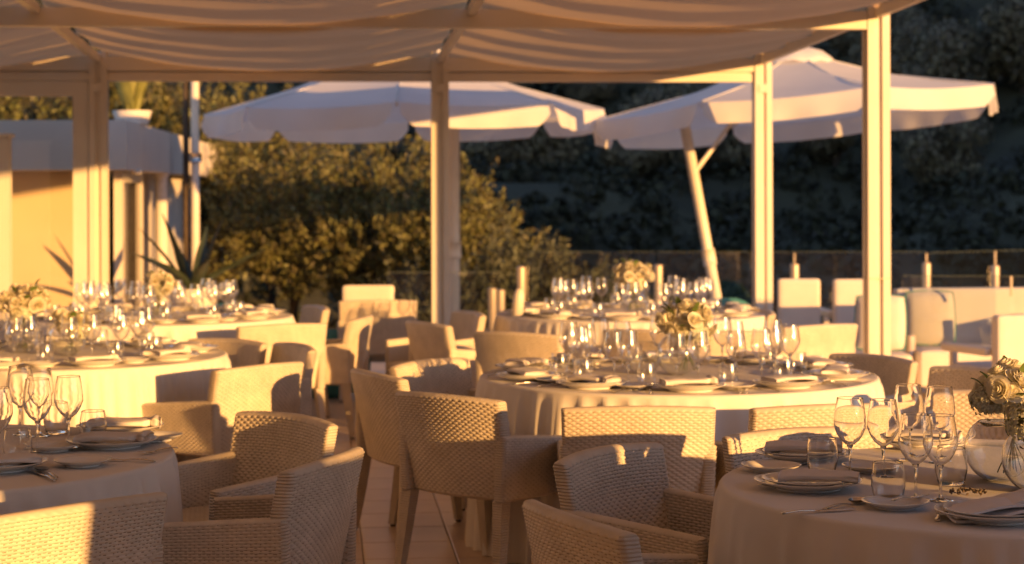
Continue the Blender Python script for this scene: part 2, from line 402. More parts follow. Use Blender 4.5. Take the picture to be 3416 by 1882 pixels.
# ---- glass balustrade
bal = thing('glass_balustrade', 'low frameless glass balustrade with stub posts along the terrace edge', 'balustrade')
def bal_run(p, q, n, zt):
    p = np.array(p); q = np.array(q)
    for i in range(n):
        u0 = p+(q-p)*(i+.006)/n; u1 = p+(q-p)*(i+.994)/n; d = (u1-u0)/np.linalg.norm(u1-u0); nn = np.array([-d[1], d[0]])*.006
        obj('glass_panel', quadprism([u0-nn, u1-nn, u1+nn, u0+nn], .05, zt).mesh('glass_panel', M_PANE, False), bal)
        obj('top_edge', quadprism([u0-nn, u1-nn, u1+nn, u0+nn], zt+.0005, zt+.0035).mesh('top_edge', M_EDGE, False), bal)
bal_run((.12, 20.6), (4.20, 20.2), 3, .94); bal_run((4.22, 20.2), (6.4, 21.6), 2, .93)
bal_run((2.97, 15.2), (4.35, 15.0), 1, .92); bal_run((-1.12, 17.7), (-.1, 17.7), 1, .855)
pm = MB().lathe([(.0, 0), (.055, 0), (.055, .02), (.036, .04), (.046, .78), (.040, .795), (.0, .80)], 14).mesh('stub_post', M_METPOST)
for (px, D, k) in ((1310, 20.45, 1), (1655, 20.4, 1.02), (1998, 20.3, 1.03), (2330, 20.1, 1.05), (2503, 20.7, .98), (1237, 19.6, .78), (1258, 20.2, .72), (2538, 14.9, .80), (2287, 15.1, .60)):
    obj('stub_post', pm, bal, ((px-CX)/F_PX*D, D, 0), scale=(1, 1, k))
for (px, D) in ((2330, 20.1), (2503, 20.7), (1998, 20.3), (2543, 14.9)):
    obj('seal_strip', MB().box(-.008, .008, -.01, .01, .78, .93).mesh('seal_strip', M_METPOST, False), bal, ((px-CX)/F_PX*D, D, 0))

# ================================================================== VEGETATION
def leaf_cloud(clumps, per, size, seed, stretch=2.2, up=.35, shell=.55, tangent=False):
    r = np.random.default_rng(seed); Vs = []
    for (cx, cy_, cz, rx, ry, rz) in clumps:
        d = r.normal(size=(per, 3)); d /= np.linalg.norm(d, axis=1)[:, None]
        rad = shell + (1-shell)*r.random(per)**.6; rad *= 1+.16*r.normal(size=per)
        P = d*rad[:, None]*np.array([rx, ry, rz]) + np.array([cx, cy_, cz])
        ax = r.normal(size=(per, 3)) + d*.8 + np.array([0, 0, up*2]); ax /= np.linalg.norm(ax, axis=1)[:, None]
        sd = np.cross(ax, r.normal(size=(per, 3))); sd /= np.linalg.norm(sd, axis=1)[:, None]+1e-9
        if tangent:
            nd = d+.35*r.normal(size=(per, 3)); ax = np.cross(nd, r.normal(size=(per, 3))); ax /= np.linalg.norm(ax, axis=1)[:, None]
            sd = np.cross(nd, ax); sd /= np.linalg.norm(sd, axis=1)[:, None]
        L_ = size*(.6+.8*r.random(per))[:, None]; W_ = L_/stretch
        nn = np.cross(ax, sd)*W_*.25
        Vs.append(np.stack([P-ax*L_*.5, P+sd*W_*.5+nn, P+ax*L_*.5, P-sd*W_*.5+nn], 1))
    V = np.concatenate(Vs); n = len(V)
    return MB().add(V.reshape(-1, 3), np.arange(n*4).reshape(n, 4))
def clumps(n, rx, ry, rz, zc, cr, seed):
    r = np.random.default_rng(seed); out = []
    for i in range(n):
        d = r.normal(size=3); d /= np.linalg.norm(d); k = r.random()**.45
        c = cr*(.7+.6*r.random())
        out.append((d[0]*rx*k, d[1]*ry*k, zc+d[2]*rz*k, c, c, c*.9))
    return out
def sprigs(n, rx, ry, rz, zc, ln, per, size, seed):
    r = np.random.default_rng(seed); d = r.normal(size=(n, 3)); d[:, 2] = np.abs(d[:, 2])*1.0-.55; d /= np.linalg.norm(d, axis=1)[:, None]
    k = (.30+.62*r.random(n)**.6)[:, None]; wob = (1+.22*np.sin(d[:, 0]*5+seed)+.16*np.cos(d[:, 1]*7+d[:, 2]*4))[:, None]
    base = d*k*wob*np.array([rx, ry, rz])+np.array([0, 0, zc])
    ax = d*.7+np.array([0, 0, .8])+.35*r.normal(size=(n, 3)); ax /= np.linalg.norm(ax, axis=1)[:, None]
    L_ = ln*(.5+r.random(n))
    B = np.repeat(base, per, 0); A = np.repeat(ax, per, 0); t = r.random(n*per)*np.repeat(L_, per)
    P = B+A*t[:, None]+r.normal(size=(n*per, 3))*(.045*(1.25-t/np.repeat(L_, per)))[:, None]
    la = A*.8+.75*r.normal(size=P.shape); la /= np.linalg.norm(la, axis=1)[:, None]
    sd = np.cross(la, r.normal(size=P.shape)); sd /= np.linalg.norm(sd, axis=1)[:, None]+1e-9
    l = size*(.6+.8*r.random(len(P)))[:, None]; w_ = l/3.0
    V = np.stack([P-la*l*.5, P+sd*w_*.5, P+la*l*.5, P-sd*w_*.5], 1); m_ = len(V)
    return MB().add(V.reshape(-1, 3), np.arange(m_*4).reshape(m_, 4))
def limbs(h, spread, r0, n, seed):
    r = np.random.default_rng(seed); m = MB()
    m.tube([(0, 0, -.1), (.04, .02, h*.35), (-.02, .05, h*.75)], [r0, r0*.8, r0*.35], 7)
    for i in range(n):
        a = r.uniform(0, 6.28); z = h*r.uniform(.2, .55); e = spread*r.uniform(.5, .9)
        m.tube([(0, 0, z), (math.cos(a)*e*.5, math.sin(a)*e*.5, z+h*.15), (math.cos(a)*e, math.sin(a)*e, z+h*.35)], [r0*.5, r0*.3, r0*.1], 5)
    return m
SHRUBS = [  # x, y, crown height, radius, leaf material, label
 (-4.75, 30.6, 4.2, 1.15, 'big golden olive shrub nearest the white pole'),
 (-3.55, 29.2, 4.0, 1.15, 'tall golden shrub reaching the beam behind the left parasol tip'),
 (-2.95, 26.6, 2.75, 1.0, 'rounded golden shrub in front below the left parasol edge'),
 (-1.75, 26.2, 2.9, 1.05, 'bushy golden shrub midway between the white pole and middle post'),
 (-.95, 25.6, 2.35, .85, 'golden shrub just left of the middle pergola post'),
 (-.72, 27.0, 2.4, .75, 'low golden shrub peeking out right of the middle post'),
]
for k, (x, y, h, r_, lab) in enumerate(SHRUBS):
    t = thing('shrub', lab, 'shrub', (x, y, -.62), group='sunlit shrubs behind the terrace')
    obj('crown', sprigs(330, r_*1.12, r_*.95, h*.50, h*.50, .46, 52, .085, 60+k).mesh('crown', M_LEAFG), t)
    obj('trunk', limbs(h*.8, r_*.8, .07, 7, 80+k).mesh('trunk', M_BARK), t)
for k, (x, y, h, r_) in enumerate(((-7.6, 31.5, 4.6, 1.5), (-5.9, 31.0, 4.3, 1.2))):
    t = thing('shrub', ('sunlit shrub behind the kiosk roof seen through the glazed screen', 'sunlit shrub behind the kiosk beside the potted agave')[k], 'shrub', (x, y, -.7), group='shrubs behind the kiosk')
    obj('crown', leaf_cloud(clumps(40, r_*.95, r_*.8, h*.46, h*.52, r_*.3, 140+k), 300, .14, 160+k, 2.4, .5, .25).mesh('crown', M_LEAFG), t)
    obj('trunk', limbs(h*.8, r_*.8, .07, 7, 180+k).mesh('trunk', M_BARK), t)
for k, (x, y, h, r_, lab) in enumerate(((.02, 23.4, 1.65, .55, 'low grey green shrub behind the glass just right of the middle post'),
                                   (.62, 23.9, 1.35, .55, 'low grey green shrub behind the glass left of the leaning mast'),
                                   (1.25, 24.6, .95, .5, 'lowest grey green shrub behind the far right table'),
                                   (-.9, 22.9, 1.1, .5, 'low dark shrub behind the glass left of the middle post'))):
    t = thing('shrub', lab, 'shrub', (x, y, -.62), group='grey green shrubs along the balustrade')
    obj('crown', sprigs(160, r_*1.1, r_*.9, h*.5, h*.5, .38, 45, .075, 260+k).mesh('crown', M_LEAFS), t)
    obj('trunk', limbs(h*.8, r_*.8, .04, 5, 280+k).mesh('trunk', M_BARK), t)

# trees on the hillside: a few shapes copied over it
tproto = []
for k in range(5):
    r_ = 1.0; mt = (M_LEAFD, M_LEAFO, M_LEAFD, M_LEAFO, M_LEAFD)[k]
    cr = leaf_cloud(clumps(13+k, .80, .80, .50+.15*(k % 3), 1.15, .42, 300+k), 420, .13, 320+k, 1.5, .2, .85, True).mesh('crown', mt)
    tr = limbs(1.2, .7, .09, 6, 340+k).mesh('trunk', M_BARK)
    tproto.append((cr, tr))
r = np.random.default_rng(11); n_t = 0
def hill_tree(x, y, s_, k, label, group):
    t = thing('hill_tree', label, 'tree', (x, y, float(hill(np.array(x), np.array(y)))-.15), r.uniform(0, 6.28), group)
    t.scale = (s_, s_, s_*r.uniform(.8, 1.15))
    obj('crown', tproto[k][0], t); obj('trunk', tproto[k][1], t)
# the band of rounded olives across the lower slope
for i in range(46):
    y = r.uniform(58, 92); x = r.uniform(-.05, .27)*y*.98
    hill_tree(x, y, r.uniform(1.0, 1.7), (1, 3)[i % 2], 'rounded grey green olive tree on the lower shaded hillside', 'olive trees on the lower hillside')
for i in range(150):
    y = r.uniform(92, 225); x = r.uniform(-.20, .29)*y
    hill_tree(x, y, r.uniform(1.4, 3.6), (0, 2, 4, 0, 1)[i % 5], 'dark tree on the upper shaded hillside', 'trees on the upper hillside')
# scrub that covers the ground between them, one mass
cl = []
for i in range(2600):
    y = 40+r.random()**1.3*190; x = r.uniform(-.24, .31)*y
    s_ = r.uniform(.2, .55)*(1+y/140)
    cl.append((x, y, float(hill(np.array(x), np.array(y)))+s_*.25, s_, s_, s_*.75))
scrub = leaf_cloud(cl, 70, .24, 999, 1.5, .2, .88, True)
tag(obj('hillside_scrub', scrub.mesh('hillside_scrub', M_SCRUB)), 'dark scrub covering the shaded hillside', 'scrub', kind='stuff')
# pale rock banks on the slope
def rock_mesh(seed, n=14):
    rr = np.random.default_rng(seed); u = np.linspace(0, np.pi, 8); v = np.linspace(0, 2*np.pi, n, endpoint=False)
    U, V_ = np.meshgrid(u, v, indexing='ij'); k = 1+.25*rr.normal(size=U.shape)
    return MB().grid(np.stack([np.sin(U)*np.cos(V_)*k, np.sin(U)*np.sin(V_)*k, np.cos(U)*k*.6], -1), close_v=True).mesh('rock', M_STONE)
for k, (px, py, D, sx, lab) in enumerate(((2010, 530, 78, 1.0, 'long pale rock bank left of the right pergola post'), (2070, 600, 60, .55, 'pale boulder low on the slope above the lounge chairs'),
        (2040, 612, 60, .4, 'small pale boulder beside a larger one low on the slope'), (2155, 130, 150, 1.2, 'pale rock high on the slope left of the right post'),
        (1300, 480, 92, 1.3, 'faint pale rock ledge right of the middle post'), (1210, 460, 95, .7, 'short pale rock ledge close to the middle post'))):
    x = (px-CX)/F_PX*D; z = HC-(py-YH)/F_PX*D
    tag(obj('rock', rock_mesh(500+k), None, (x*(D-4)/D, D-4.0, HC-(py-YH)/F_PX*(D-4)), (0, 0, .3*k), (sx*1.6, .8, sx*.62)), lab, 'rock', 'pale rocks on the slope')

# ---- agaves in pots
def agave(root, n, L_, w_, m, seed, lean):
    rr = np.random.default_rng(seed)
    for i in range(n):
        a = 2*np.pi*i/n*1.0+rr.uniform(-.2, .2); e = lean*(0.35+.9*rr.random()); l = L_*rr.uniform(.8, 1.15)
        t = np.linspace(0, 1, 9); rad = .05+l*np.sin(e)*t**1.15; zz = l*np.cos(e)*t - .12*l*e*t**2
        wd = w_*(np.sin(np.pi*(.25+.75*t))**.8)*(1-t**6)+.003
        ca, sa = math.cos(a), math.sin(a)
        q = np.array([-1, -.5, 0, .5, 1])
        P = np.stack([ca*rad[:, None]-sa*wd[:, None]*q[None], sa*rad[:, None]+ca*wd[:, None]*q[None], zz[:, None]+(np.abs(q)**1.5*wd[:, None]*.5)], -1)
        P2 = P.copy(); P2[..., 2] -= .014
        bm_ = MB().grid(P); bm_.grid(P2[:, ::-1])
        obj('leaf', bm_.mesh('leaf', m), root)
def pot_mesh(r0, r1, h): return MB().lathe([(0, 0), (r0, 0), (r1, h), (r1-.025, h), (r1-.03, h-.04), (0, h-.05)], 28).mesh('pot', M_POT, True, 40)
p1 = thing('plant_pot', 'white round pot on the kiosk roof corner', 'plant pot', (-3.66, 19.2, 2.23)); obj('pot', pot_mesh(.15, .19, .13), p1)
ag = thing('agave', 'yellow green agave in the white pot on the kiosk roof', 'agave', (-3.66, 19.2, 2.34)); agave(ag, 12, .78, .075, M_AGAVE, 3, .55)
p2 = thing('plant_pot', 'tall white pot on the terrace beyond the left far table', 'plant pot', (-2.82, 17.6, .007)); obj('pot', pot_mesh(.16, .21, .72), p2)
ag2 = thing('agave', 'dark green agave with spread leaves in the tall terrace pot', 'agave', (-2.82, 17.6, .70)); agave(ag2, 10, .78, .055, M_AGAVE2, 5, .85)

# ================================================================== PARASOLS
def parasol(name_lab, cx, cy_, R_, ze, zap, a0, tilt, val, mast, strut):
    t = thing('parasol', name_lab, 'parasol', (cx, cy_, 0), group='white parasols beyond the pergola')
    tx, ty = tilt
    ang = np.array([a0+math.pi/4*k for k in range(8)])
    def P(rad, an, z): return np.array([rad*np.cos(an), rad*np.sin(an), z + tx*rad*np.cos(an)+ty*rad*np.sin(an)])
    m = MB(); nr = 10
    for k in range(8):
        A_ = P(R_, ang[k], ze); B_ = P(R_, ang[(k+1) % 8], ze); C_ = P(.22, ang[k], zap-.06); D_ = P(.22, ang[(k+1) % 8], zap-.06)
        u = np.linspace(0, 1, nr)[:, None, None]; v = np.linspace(0, 1, 7)[None, :, None]
        G = (C_*(1-v)+D_*v)*(1-u)+(A_*(1-v)+B_*v)*u
        G[..., 2] -= (.05*np.sin(np.pi*u)*(1+.0*v))[..., 0] - 0 + (.03*np.sin(np.pi*v)*u)[..., 0]
        m.grid(G)
    can = obj('canopy', m.mesh('canopy', M_UMB, True, 30), t)
    for k in range(8):
        A_ = P(R_+.004, ang[k], ze); B_ = P(R_+.004, ang[(k+1) % 8], ze)
        v = np.linspace(.02, .98, 25)[None, :, None]; u = np.linspace(0, 1, 6)[:, None, None]
        E = A_*(1-v)+B_*v
        n_ = np.array([math.cos((ang[k]+ang[k]+math.pi/4)/2), math.sin((ang[k]+ang[k]+math.pi/4)/2), 0])
        rv = np.random.default_rng(k+int(abs(cx)*10)).uniform(0, 6, 3)
        wv = .022*np.sin(v*9+rv[0])+.012*np.sin(v*23+rv[1])
        drop = val*np.minimum(1, (.06+1.25*np.sqrt(np.clip(np.minimum(v, 1-v)*6, 0, 1))))
        sagv = .03*np.sin(np.pi*v)
        G = E + u*(n_*(.03+wv)) + np.array([0, 0, -1.])*(u*drop+sagv+.0)
        obj('valance', MB().grid(G).mesh('valance', M_UMB), t)
        obj('seam', MB().tube([P(.22, ang[k], zap-.055), P(R_*.5, ang[k], (ze+zap-.06)/2-.03), P(R_, ang[k], ze+.004)], .007, 5).mesh('seam', M_UMB), t)
        obj('rib', MB().tube([P(.1, ang[k], zap-.14), P(R_*.98, ang[k], ze-.03)], .011, 6).mesh('rib', M_PAINT), t)
    cap = MB(); tt = np.linspace(0, 2*np.pi, 33)
    prof = [(.0, .16), (.14, .15), (.26, .10), (.34, .02), (.37, -.02), (.375, -.05)]
    G = np.array([[(pr*np.cos(a)*(1+.02*np.sin(8*a)), pr*np.sin(a), zap-.055+pz*.75-.012*np.sin(8*a)*(pr/.37)) for a in tt] for pr, pz in prof])
    obj('vent_cap', cap.grid(G).mesh('vent_cap', M_UMB), t)
    obj('mast', MB().tube([np.array(mast[0])-np.array([cx, cy_, 0]), np.array(mast[1])-np.array([cx, cy_, 0])], .052, 16).mesh('mast', M_PAINT), t)
    if strut is not None: obj('strut', MB().tube([np.array(strut[0])-np.array([cx, cy_, 0]), np.array(strut[1])-np.array([cx, cy_, 0])], .022, 10).mesh('strut', M_PAINT), t)
    mp = np.array(mast[1]); obj('arm', MB().tube([mp-np.array([cx, cy_, 0]), (0, 0, zap-.12)], .03, 10).mesh('arm', M_PAINT), t)
    m0, m1 = np.array(mast[0]), np.array(mast[1]); mm = m0+(m1-m0)*.38
    d_ = (m1-m0)/np.linalg.norm(m1-m0); q = mm-np.array([cx, cy_, 0])
    obj('clamp', MB().tube([q-d_*.08, q+d_*.08], .066, 14).mesh('clamp', M_PAINT), t)
    obj('base_plate', MB().box(-.35, .35, -.35, .35, .008, .08, lambda V: V+np.array([m0[0]-cx, m0[1]-cy_, 0])).mesh('base_plate', M_STONE, False), t)
    return t
parasol('white octagonal parasol behind the middle pergola post', -1.03, 19.1, 1.92, 2.33, 2.98, R(-89), (.012, -.01), .20,
        ((-.57, 19.7, 0.01), (-.57, 19.7, 2.6)), None)
parasol('white octagonal parasol with leaning mast between the right pergola posts', 2.72, 19.1, 1.97, 2.36, 2.88, R(-78), (.075, -.04), .19,
        ((2.10, 19.6, 0.01), (1.66, 19.5, 2.40)), ((1.79, 19.5, 1.75), (2.28, 19.4, 2.42)))

# ================================================================== CHAIRS
def weave_h(u, b):
    row = np.floor(b/.0102); fr = b/.0102-row
    c = np.cos(2*np.pi*(u/.031+row*.5)); dash = 1/(1+np.exp(-4.5*(c+.25)))
    return .0058*np.clip(np.sin(np.pi*fr), 0, 1)**.45*(.26+.74*dash)
def panel(W_, z0, z1, t, mapf, du=.0048, rim=.012):
    nv = int(round((z1-z0-2*rim)/.00255)); vf = np.linspace(z0+rim, z1-rim, nv+1)
    th = np.linspace(0, np.pi, 7)[1:-1]
    ring_v = np.concatenate([vf, z1-rim+rim*np.sin(th), vf[::-1], z0+rim-rim*np.sin(th)])
    ring_w = np.concatenate([np.full(nv+1, t/2), t/2*np.cos(th), np.full(nv+1, -t/2), -t/2*np.cos(th)])
    face = np.concatenate([np.ones(nv+1), np.zeros(5), np.ones(nv+1), np.zeros(5)])
    sgn = np.sign(ring_w); bco = ring_v-z0
    nu = int(W_/du); us = np.linspace(-W_/2+rim, W_/2-rim, nu)
    ks = np.linspace(0, np.pi/2, 4)[1:]
    ul = [-W_/2+rim-rim*math.sin(k) for k in ks[::-1]]; sl_ = [((t/2-rim*.8)+rim*.8*math.cos(k))/(t/2) for k in ks[::-1]]
    U = np.concatenate([ul, us, [-u for u in ul[::-1]]]); Sc = np.concatenate([sl_, np.ones(nu), sl_[::-1]])
    UU, VV = np.meshgrid(U, ring_v, indexing='ij'); WW = ring_w[None]*Sc[:, None]
    inner = (Sc == 1)[:, None]
    h = weave_h(UU, np.broadcast_to(bco[None], UU.shape)+.0*UU)*face[None]*inner
    hr = .0016*np.abs(np.sin(np.pi*UU/.010))*(1-face[None])*inner
    WW = WW + sgn[None]*h
    mid = (z0+z1)/2
    VV = VV + hr*np.sign(VV-mid)
    VV = mid+(VV-mid)*(1-(1-Sc[:, None])*.012)
    P = mapf(UU, VV, WW)
    m = MB(); m.grid(P, close_v=True); n = len(ring_v)
    hh = np.where((face[None]*inner) > 0, h, .005); hq = (hh+np.roll(hh, -1, 1))[:-1]+(hh+np.roll(hh, -1, 1))[1:]; gi = (hq/4 < .00145).astype(int); gi[:3] = 2; gi[-3:] = 2; m.gap = gi.ravel(); last = (len(U)-1)*n
    for base, fl in ((0, False), (last, True)):
        for i in range(nv):
            j = nv+1+5+nv-i
            f = [base+i, base+i+1, base+j-1, base+j]
            m.f.append(f[::-1] if not fl else f)
        f = [base+nv+k for k in range(7)]; m.f.append(f if fl else f[::-1])
        f = [base+2*nv+6+k for k in range(6)]+[base]; m.f.append(f if fl else f[::-1])
    return m
BW = .57
def map_back(u, v, w_):
    k = (v-.35)/.41; q = u/(BW/2)
    x = u*(1+.035*k); y = -.215-.085*k+.045*q*q+w_; z = v+.012*(1-q*q)*k
    return np.stack([x, y, z], -1)
def map_arm(sg):
    def f(u, v, w_):
        k = (v-.35)/.27; top = .0 - .045*np.clip((u+.24)/.5, 0, 1)
        x = sg*(.262+.012*k)+w_; y = u-.005; z = .35+(v-.35)*(1+top/.27)
        return np.stack([x, y, z], -1)
    return f
me_back = panel(BW, .35, .76, .05, map_back).mesh('backrest', M_RAT, recalc=True)
me_arm = {s: panel(.50, .35, .62, .046, map_arm(s)).mesh('armrest', M_RAT, recalc=True) for s in (-1, 1)}
me_apron = panel(.47, .35, .43, .03, lambda u, v, w_: np.stack([u, .225+w_, v], -1)).mesh('front_apron', M_RAT, recalc=True)
def seat_map(u, v, w_): return np.stack([u, v-.40, .425+w_ - .012*np.cos(u*5)], -1)
me_seat = panel(.46, .205, .615, .028, seat_map, .012).mesh('seat', M_RAT, recalc=True)
def leg_mesh(sx, sy):
    m = MB(); V = []
    for z, hw, ox, oy in ((.355, .026, 0, 0), (.20, .022, .010*sx, .018*sy), (.018, .0165, .022*sx, .045*sy)):
        for dx, dy in ((-1, -1), (1, -1), (1, 1), (-1, 1)): V.append([sx*.255+ox+dx*hw, sy*.222+oy+dy*hw, z])
    F = [[l*4+i, l*4+(i+1) % 4, l*4+4+(i+1) % 4, l*4+4+i] for l in (0, 1) for i in range(4)]
    return MB().add(V, [f[::-1] for f in F]+[[0, 1, 2, 3][::-1]]).mesh('leg', M_WRAP, False, recalc=True)
legs = {(sx, sy): leg_mesh(sx, sy) for sx in (-1, 1) for sy in (-1, 1)}
glides = {k: MB().lathe([(0, .007), (.012, .007), (.014, .012), (.012, .019), (0, .019)], 10, (k[0]*.277, k[1]*.267, 0)).mesh('glide', M_DARK) for k in legs}
chair0 = thing('armchair', 'x', 'chair')
obj('backrest', me_back, chair0); obj('seat', me_seat, chair0); obj('front_apron', me_apron, chair0)
for s in (-1, 1): obj('armrest', me_arm[s], chair0)
for k in legs:
    lg = obj('leg', legs[k], chair0); obj('glide', glides[k], lg)
kids(chair0); first = [True]
def chair(px, py, th, label, zt=.765, off=(0, 0)):
    bx, by = at(px, py, zt); c, s_ = math.cos(R(th)), math.sin(R(th))
    loc = (bx+.285*c+off[0], by+.285*s_+off[1], 0.0); rz = R(th)-math.pi/2
    if first[0]:
        first[0] = False; chair0.location = loc; chair0.rotation_euler = (0, 0, rz); chair0['label'] = label; chair0['group'] = 'woven armchairs round the dining tables'; return chair0
    return dup(chair0, loc, rz, label, 'woven armchairs round the dining tables')
CH = [
 (205, 1266, 138, 'woven armchair cut off at the bottom left corner with sun on half its back'),
 (832, 1150, 163, 'shaded woven armchair at the near left table with its curved back to the right'),
 (733, 1046, 222, 'woven armchair at the right rim of the near left table facing the camera'),
 (660, 918, 143, 'woven armchair with a jagged sun patch on its back at the middle left table'),
 (752, 868, 205, 'brownish shaded armchair right of the middle left table half hidden by another chair'),
 (580, 854, 232, 'shaded armchair with yellow top edge behind the middle left table'),
 (713, 816, 118, 'brightly sunlit armchair with its back to the camera at the far left table'),
 (803, 771, 200, 'pinkish shaded armchair right behind the far left table'),
 (915, 798, 172, 'armchair seen from its side whose legs stand free in the aisle'),
 (1066, 812, 28, 'armchair with an L shaped sunlit frame left of the far right table'),
 (1188, 787, 200, 'lavender shaded armchair with small sun flecks along its top beside the middle post'),
 (1068, 909, -35, 'grey lavender armchair with flecked top edge at the left of the central round table'),
 (935, 938, 26, 'armchair with a glowing L shaped edge in the aisle left of the central table'),
 (1115, 995, 48, 'large brown shaded armchair in front turned towards the central table'),
 (1605, 1027, 90, 'armchair with its sunlit woven back square to the camera before the central table'),
 (1512, 1134, -35, 'greyish armchair whose inner back faces the camera at the near right table'),
 (1424, 1296, 24, 'brown woven armchair cut off by the bottom edge left of the near right table'),
 (2000, 1086, -68, 'sunlit armchair behind the white plates of the near right table'),
 (2075, 1024, 105, 'sunlit armchair between the central table and the near right table'),
 (2205, 901, 213, 'brown shaded armchair at the right end of the central table'),
 (2475, 935, 214, 'brown armchair above the bouquet near the right edge'),
 (2520, 992, -115, 'sunlit armchair directly behind the bouquet of the near right table'),
 (2068, 822, 122, 'bright cream armchair right of the far right table'),
 (1293, 839, 58, 'brown shaded armchair with one lit edge in front of the far right table'),
 (1838, 838, 100, 'sunlit armchair in front of the far right table at its right side'),
 (1625, 834, 60, 'pinkish armchair half hidden by the bouquet of the central table'),
 (1925, 786, 186, 'armchair seen as a thin sliver at the right end of the far right table'),
 (950, 756, 96, 'armchair with a slanting sun patch on its back left of the middle post'),
]
for c in CH: chair(*c)

# ================================================================== TABLES
TZ = .752
T1 = (1.46, 5.66, .87); T2 = (.75, 9.03, .90); T3 = (-1.99, 6.34, .90); T4 = (-2.33, 10.2, .86); T5 = (.81, 13.5, .92); T6 = (-2.37, 13.3, .90)
def cloth(T, seed, label):
    cx, cy_, R_ = T; rr = np.random.default_rng(seed)
    na = 360; t = np.linspace(0, 2*np.pi, na, endpoint=False)
    fr = [(rr.integers(9, 40), rr.uniform(0, 6.28), rr.uniform(.4, 1)) for _ in range(9)]
    f = sum(a*np.sin(n*t+p) for n, p, a in fr); f = f/np.abs(f).max(); f = 1-2*np.abs(f)**.75; f = f/np.abs(f).max()
    rings = []
    for q in (0.02, .3, .6, .85, .96, 1.0): rings.append((R_*q, TZ+0*t - .0, 0))
    P = []
    for q in (.02, .3, .55, .75, .9, .975):
        P.append(np.stack([R_*q*np.cos(t), R_*q*np.sin(t), np.full(na, TZ-.0006)+.0006*np.sin(5*t+q*9)], -1))
    for k in np.linspace(0, 1, 5): # rounded edge
        a = k*np.pi/2; rad = R_*.985+.015*math.sin(a); z = TZ-.015*(1-math.cos(a)); P.append(np.stack([rad*np.cos(t), rad*np.sin(t), np.full(na, z)], -1))
    for k in np.linspace(.04, 1, 22):
        z = TZ-.015-(TZ-.025)*k; amp = .068*k**.5
        rad = R_+.004+.03*k+amp*f*.8+.012*k*np.sin(3*t+seed)
        P.append(np.stack([rad*np.cos(t), rad*np.sin(t), np.full(na, z)], -1))
    m = MB(); m.grid(np.array(P), close_v=True); m.f.append(list(range(na)))
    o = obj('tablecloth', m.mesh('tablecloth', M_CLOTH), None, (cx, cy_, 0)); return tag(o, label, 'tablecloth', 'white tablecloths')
cloth(T1, 1, 'white round tablecloth of the near right table with glasses in focus')
cloth(T2, 2, 'white tablecloth of the central round table with a bouquet in the middle')
cloth(T3, 3, 'white tablecloth of the near left table cut by the left edge')
cloth(T4, 4, 'sunlit white tablecloth of the middle left table with a glowing bouquet')
cloth(T5, 5, 'white tablecloth of the far right table before the glass balustrade')
cloth(T6, 6, 'white tablecloth of the far left table in front of the kiosk')

# ---- tableware meshes
def wine_parts(h=.234, r=.0475):
    k = h/.232; z0 = .095*k
    bowl = [(.0, z0), (.012, z0+.003), (.026, z0+.014*k), (.038, z0+.032*k), (r, z0+.056*k), (r*.985, z0+.078*k), (r*.90, z0+.108*k), (r*.80, h)]
    bowl.insert(-1, (r*.803, h-.0015)); inn = [(max(0, x-.0011), z+.0012) for x, z in bowl[::-1]]; inn[0] = (bowl[-1][0]-.0011, h); inn[1] = (r*.803-.0011, h-.0015)
    b_ = MB().lathe(bowl+[(bowl[-1][0]-.0005, h+.0006)]+inn, 28)
    st = MB().lathe([(.0, .006), (.006, .008), (.0042, .02), (.0036, .05), (.0045, z0-.012), (.010, z0+.001), (.0, z0+.002)], 12)
    ft = MB().lathe([(.0, .0005), (.036, .0005), (.0365, .0015), (.020, .004), (.006, .009), (.0, .009)], 28)
    return b_, st, ft
bA, sA, fA = wine_parts()
me_bowl, me_stem, me_foot = bA.mesh('bowl', M_GLASS), sA.mesh('stem', M_SOLID, recalc=True), fA.mesh('foot', M_GLASS)
bB, sB, fB = wine_parts(); me_bowl_n, me_foot_n = bB.mesh('bowl', M_SOLID, recalc=True), fB.mesh('foot', M_SOLID, recalc=True)
allm = MB()
for q in wine_parts():
    allm.add(np.concatenate(q.v), q.f)
me_wine_far = allm.mesh('wine_glass', M_GLASS)
tum = [(.0, .004), (.030, .004), (.036, .012), (.0425, .04), (.042, .065), (.0373, .0965), (.037, .098)]
tin = [(x-.0015, z+.003) for x, z in tum[::-1]]; tin[0] = (.0355, .098); tin[1] = (.0358, .0965)
me_tum = MB().lathe([(0, 0), (.031, 0), (.0365, .010)]+tum[3:]+[(.0363, .0987)]+tin[:-2]+[(.031, .009), (0, .009)], 28)
me_tum_n = me_tum.mesh('tumbler', M_SOLID, recalc=True); me_tum = me_tum.mesh('tumbler', M_GLASS)
def plate_mesh(r_, h, foot=.55):
    return MB().lathe([(0, .001), (r_*foot, .001), (r_*foot, .006), (r_*.72, h*.45), (r_, h), (r_+.0015, h+.0022), (r_-.003, h+.0028), (r_*.72, h*.5+.003), (r_*.62, h*.4), (0, h*.4)], 48).mesh('plate', M_CER, True, 50)
me_plate = plate_mesh(.150, .026, .62); me_deep = plate_mesh(.128, .018, .55); me_bread = plate_mesh(.088, .020, .6)
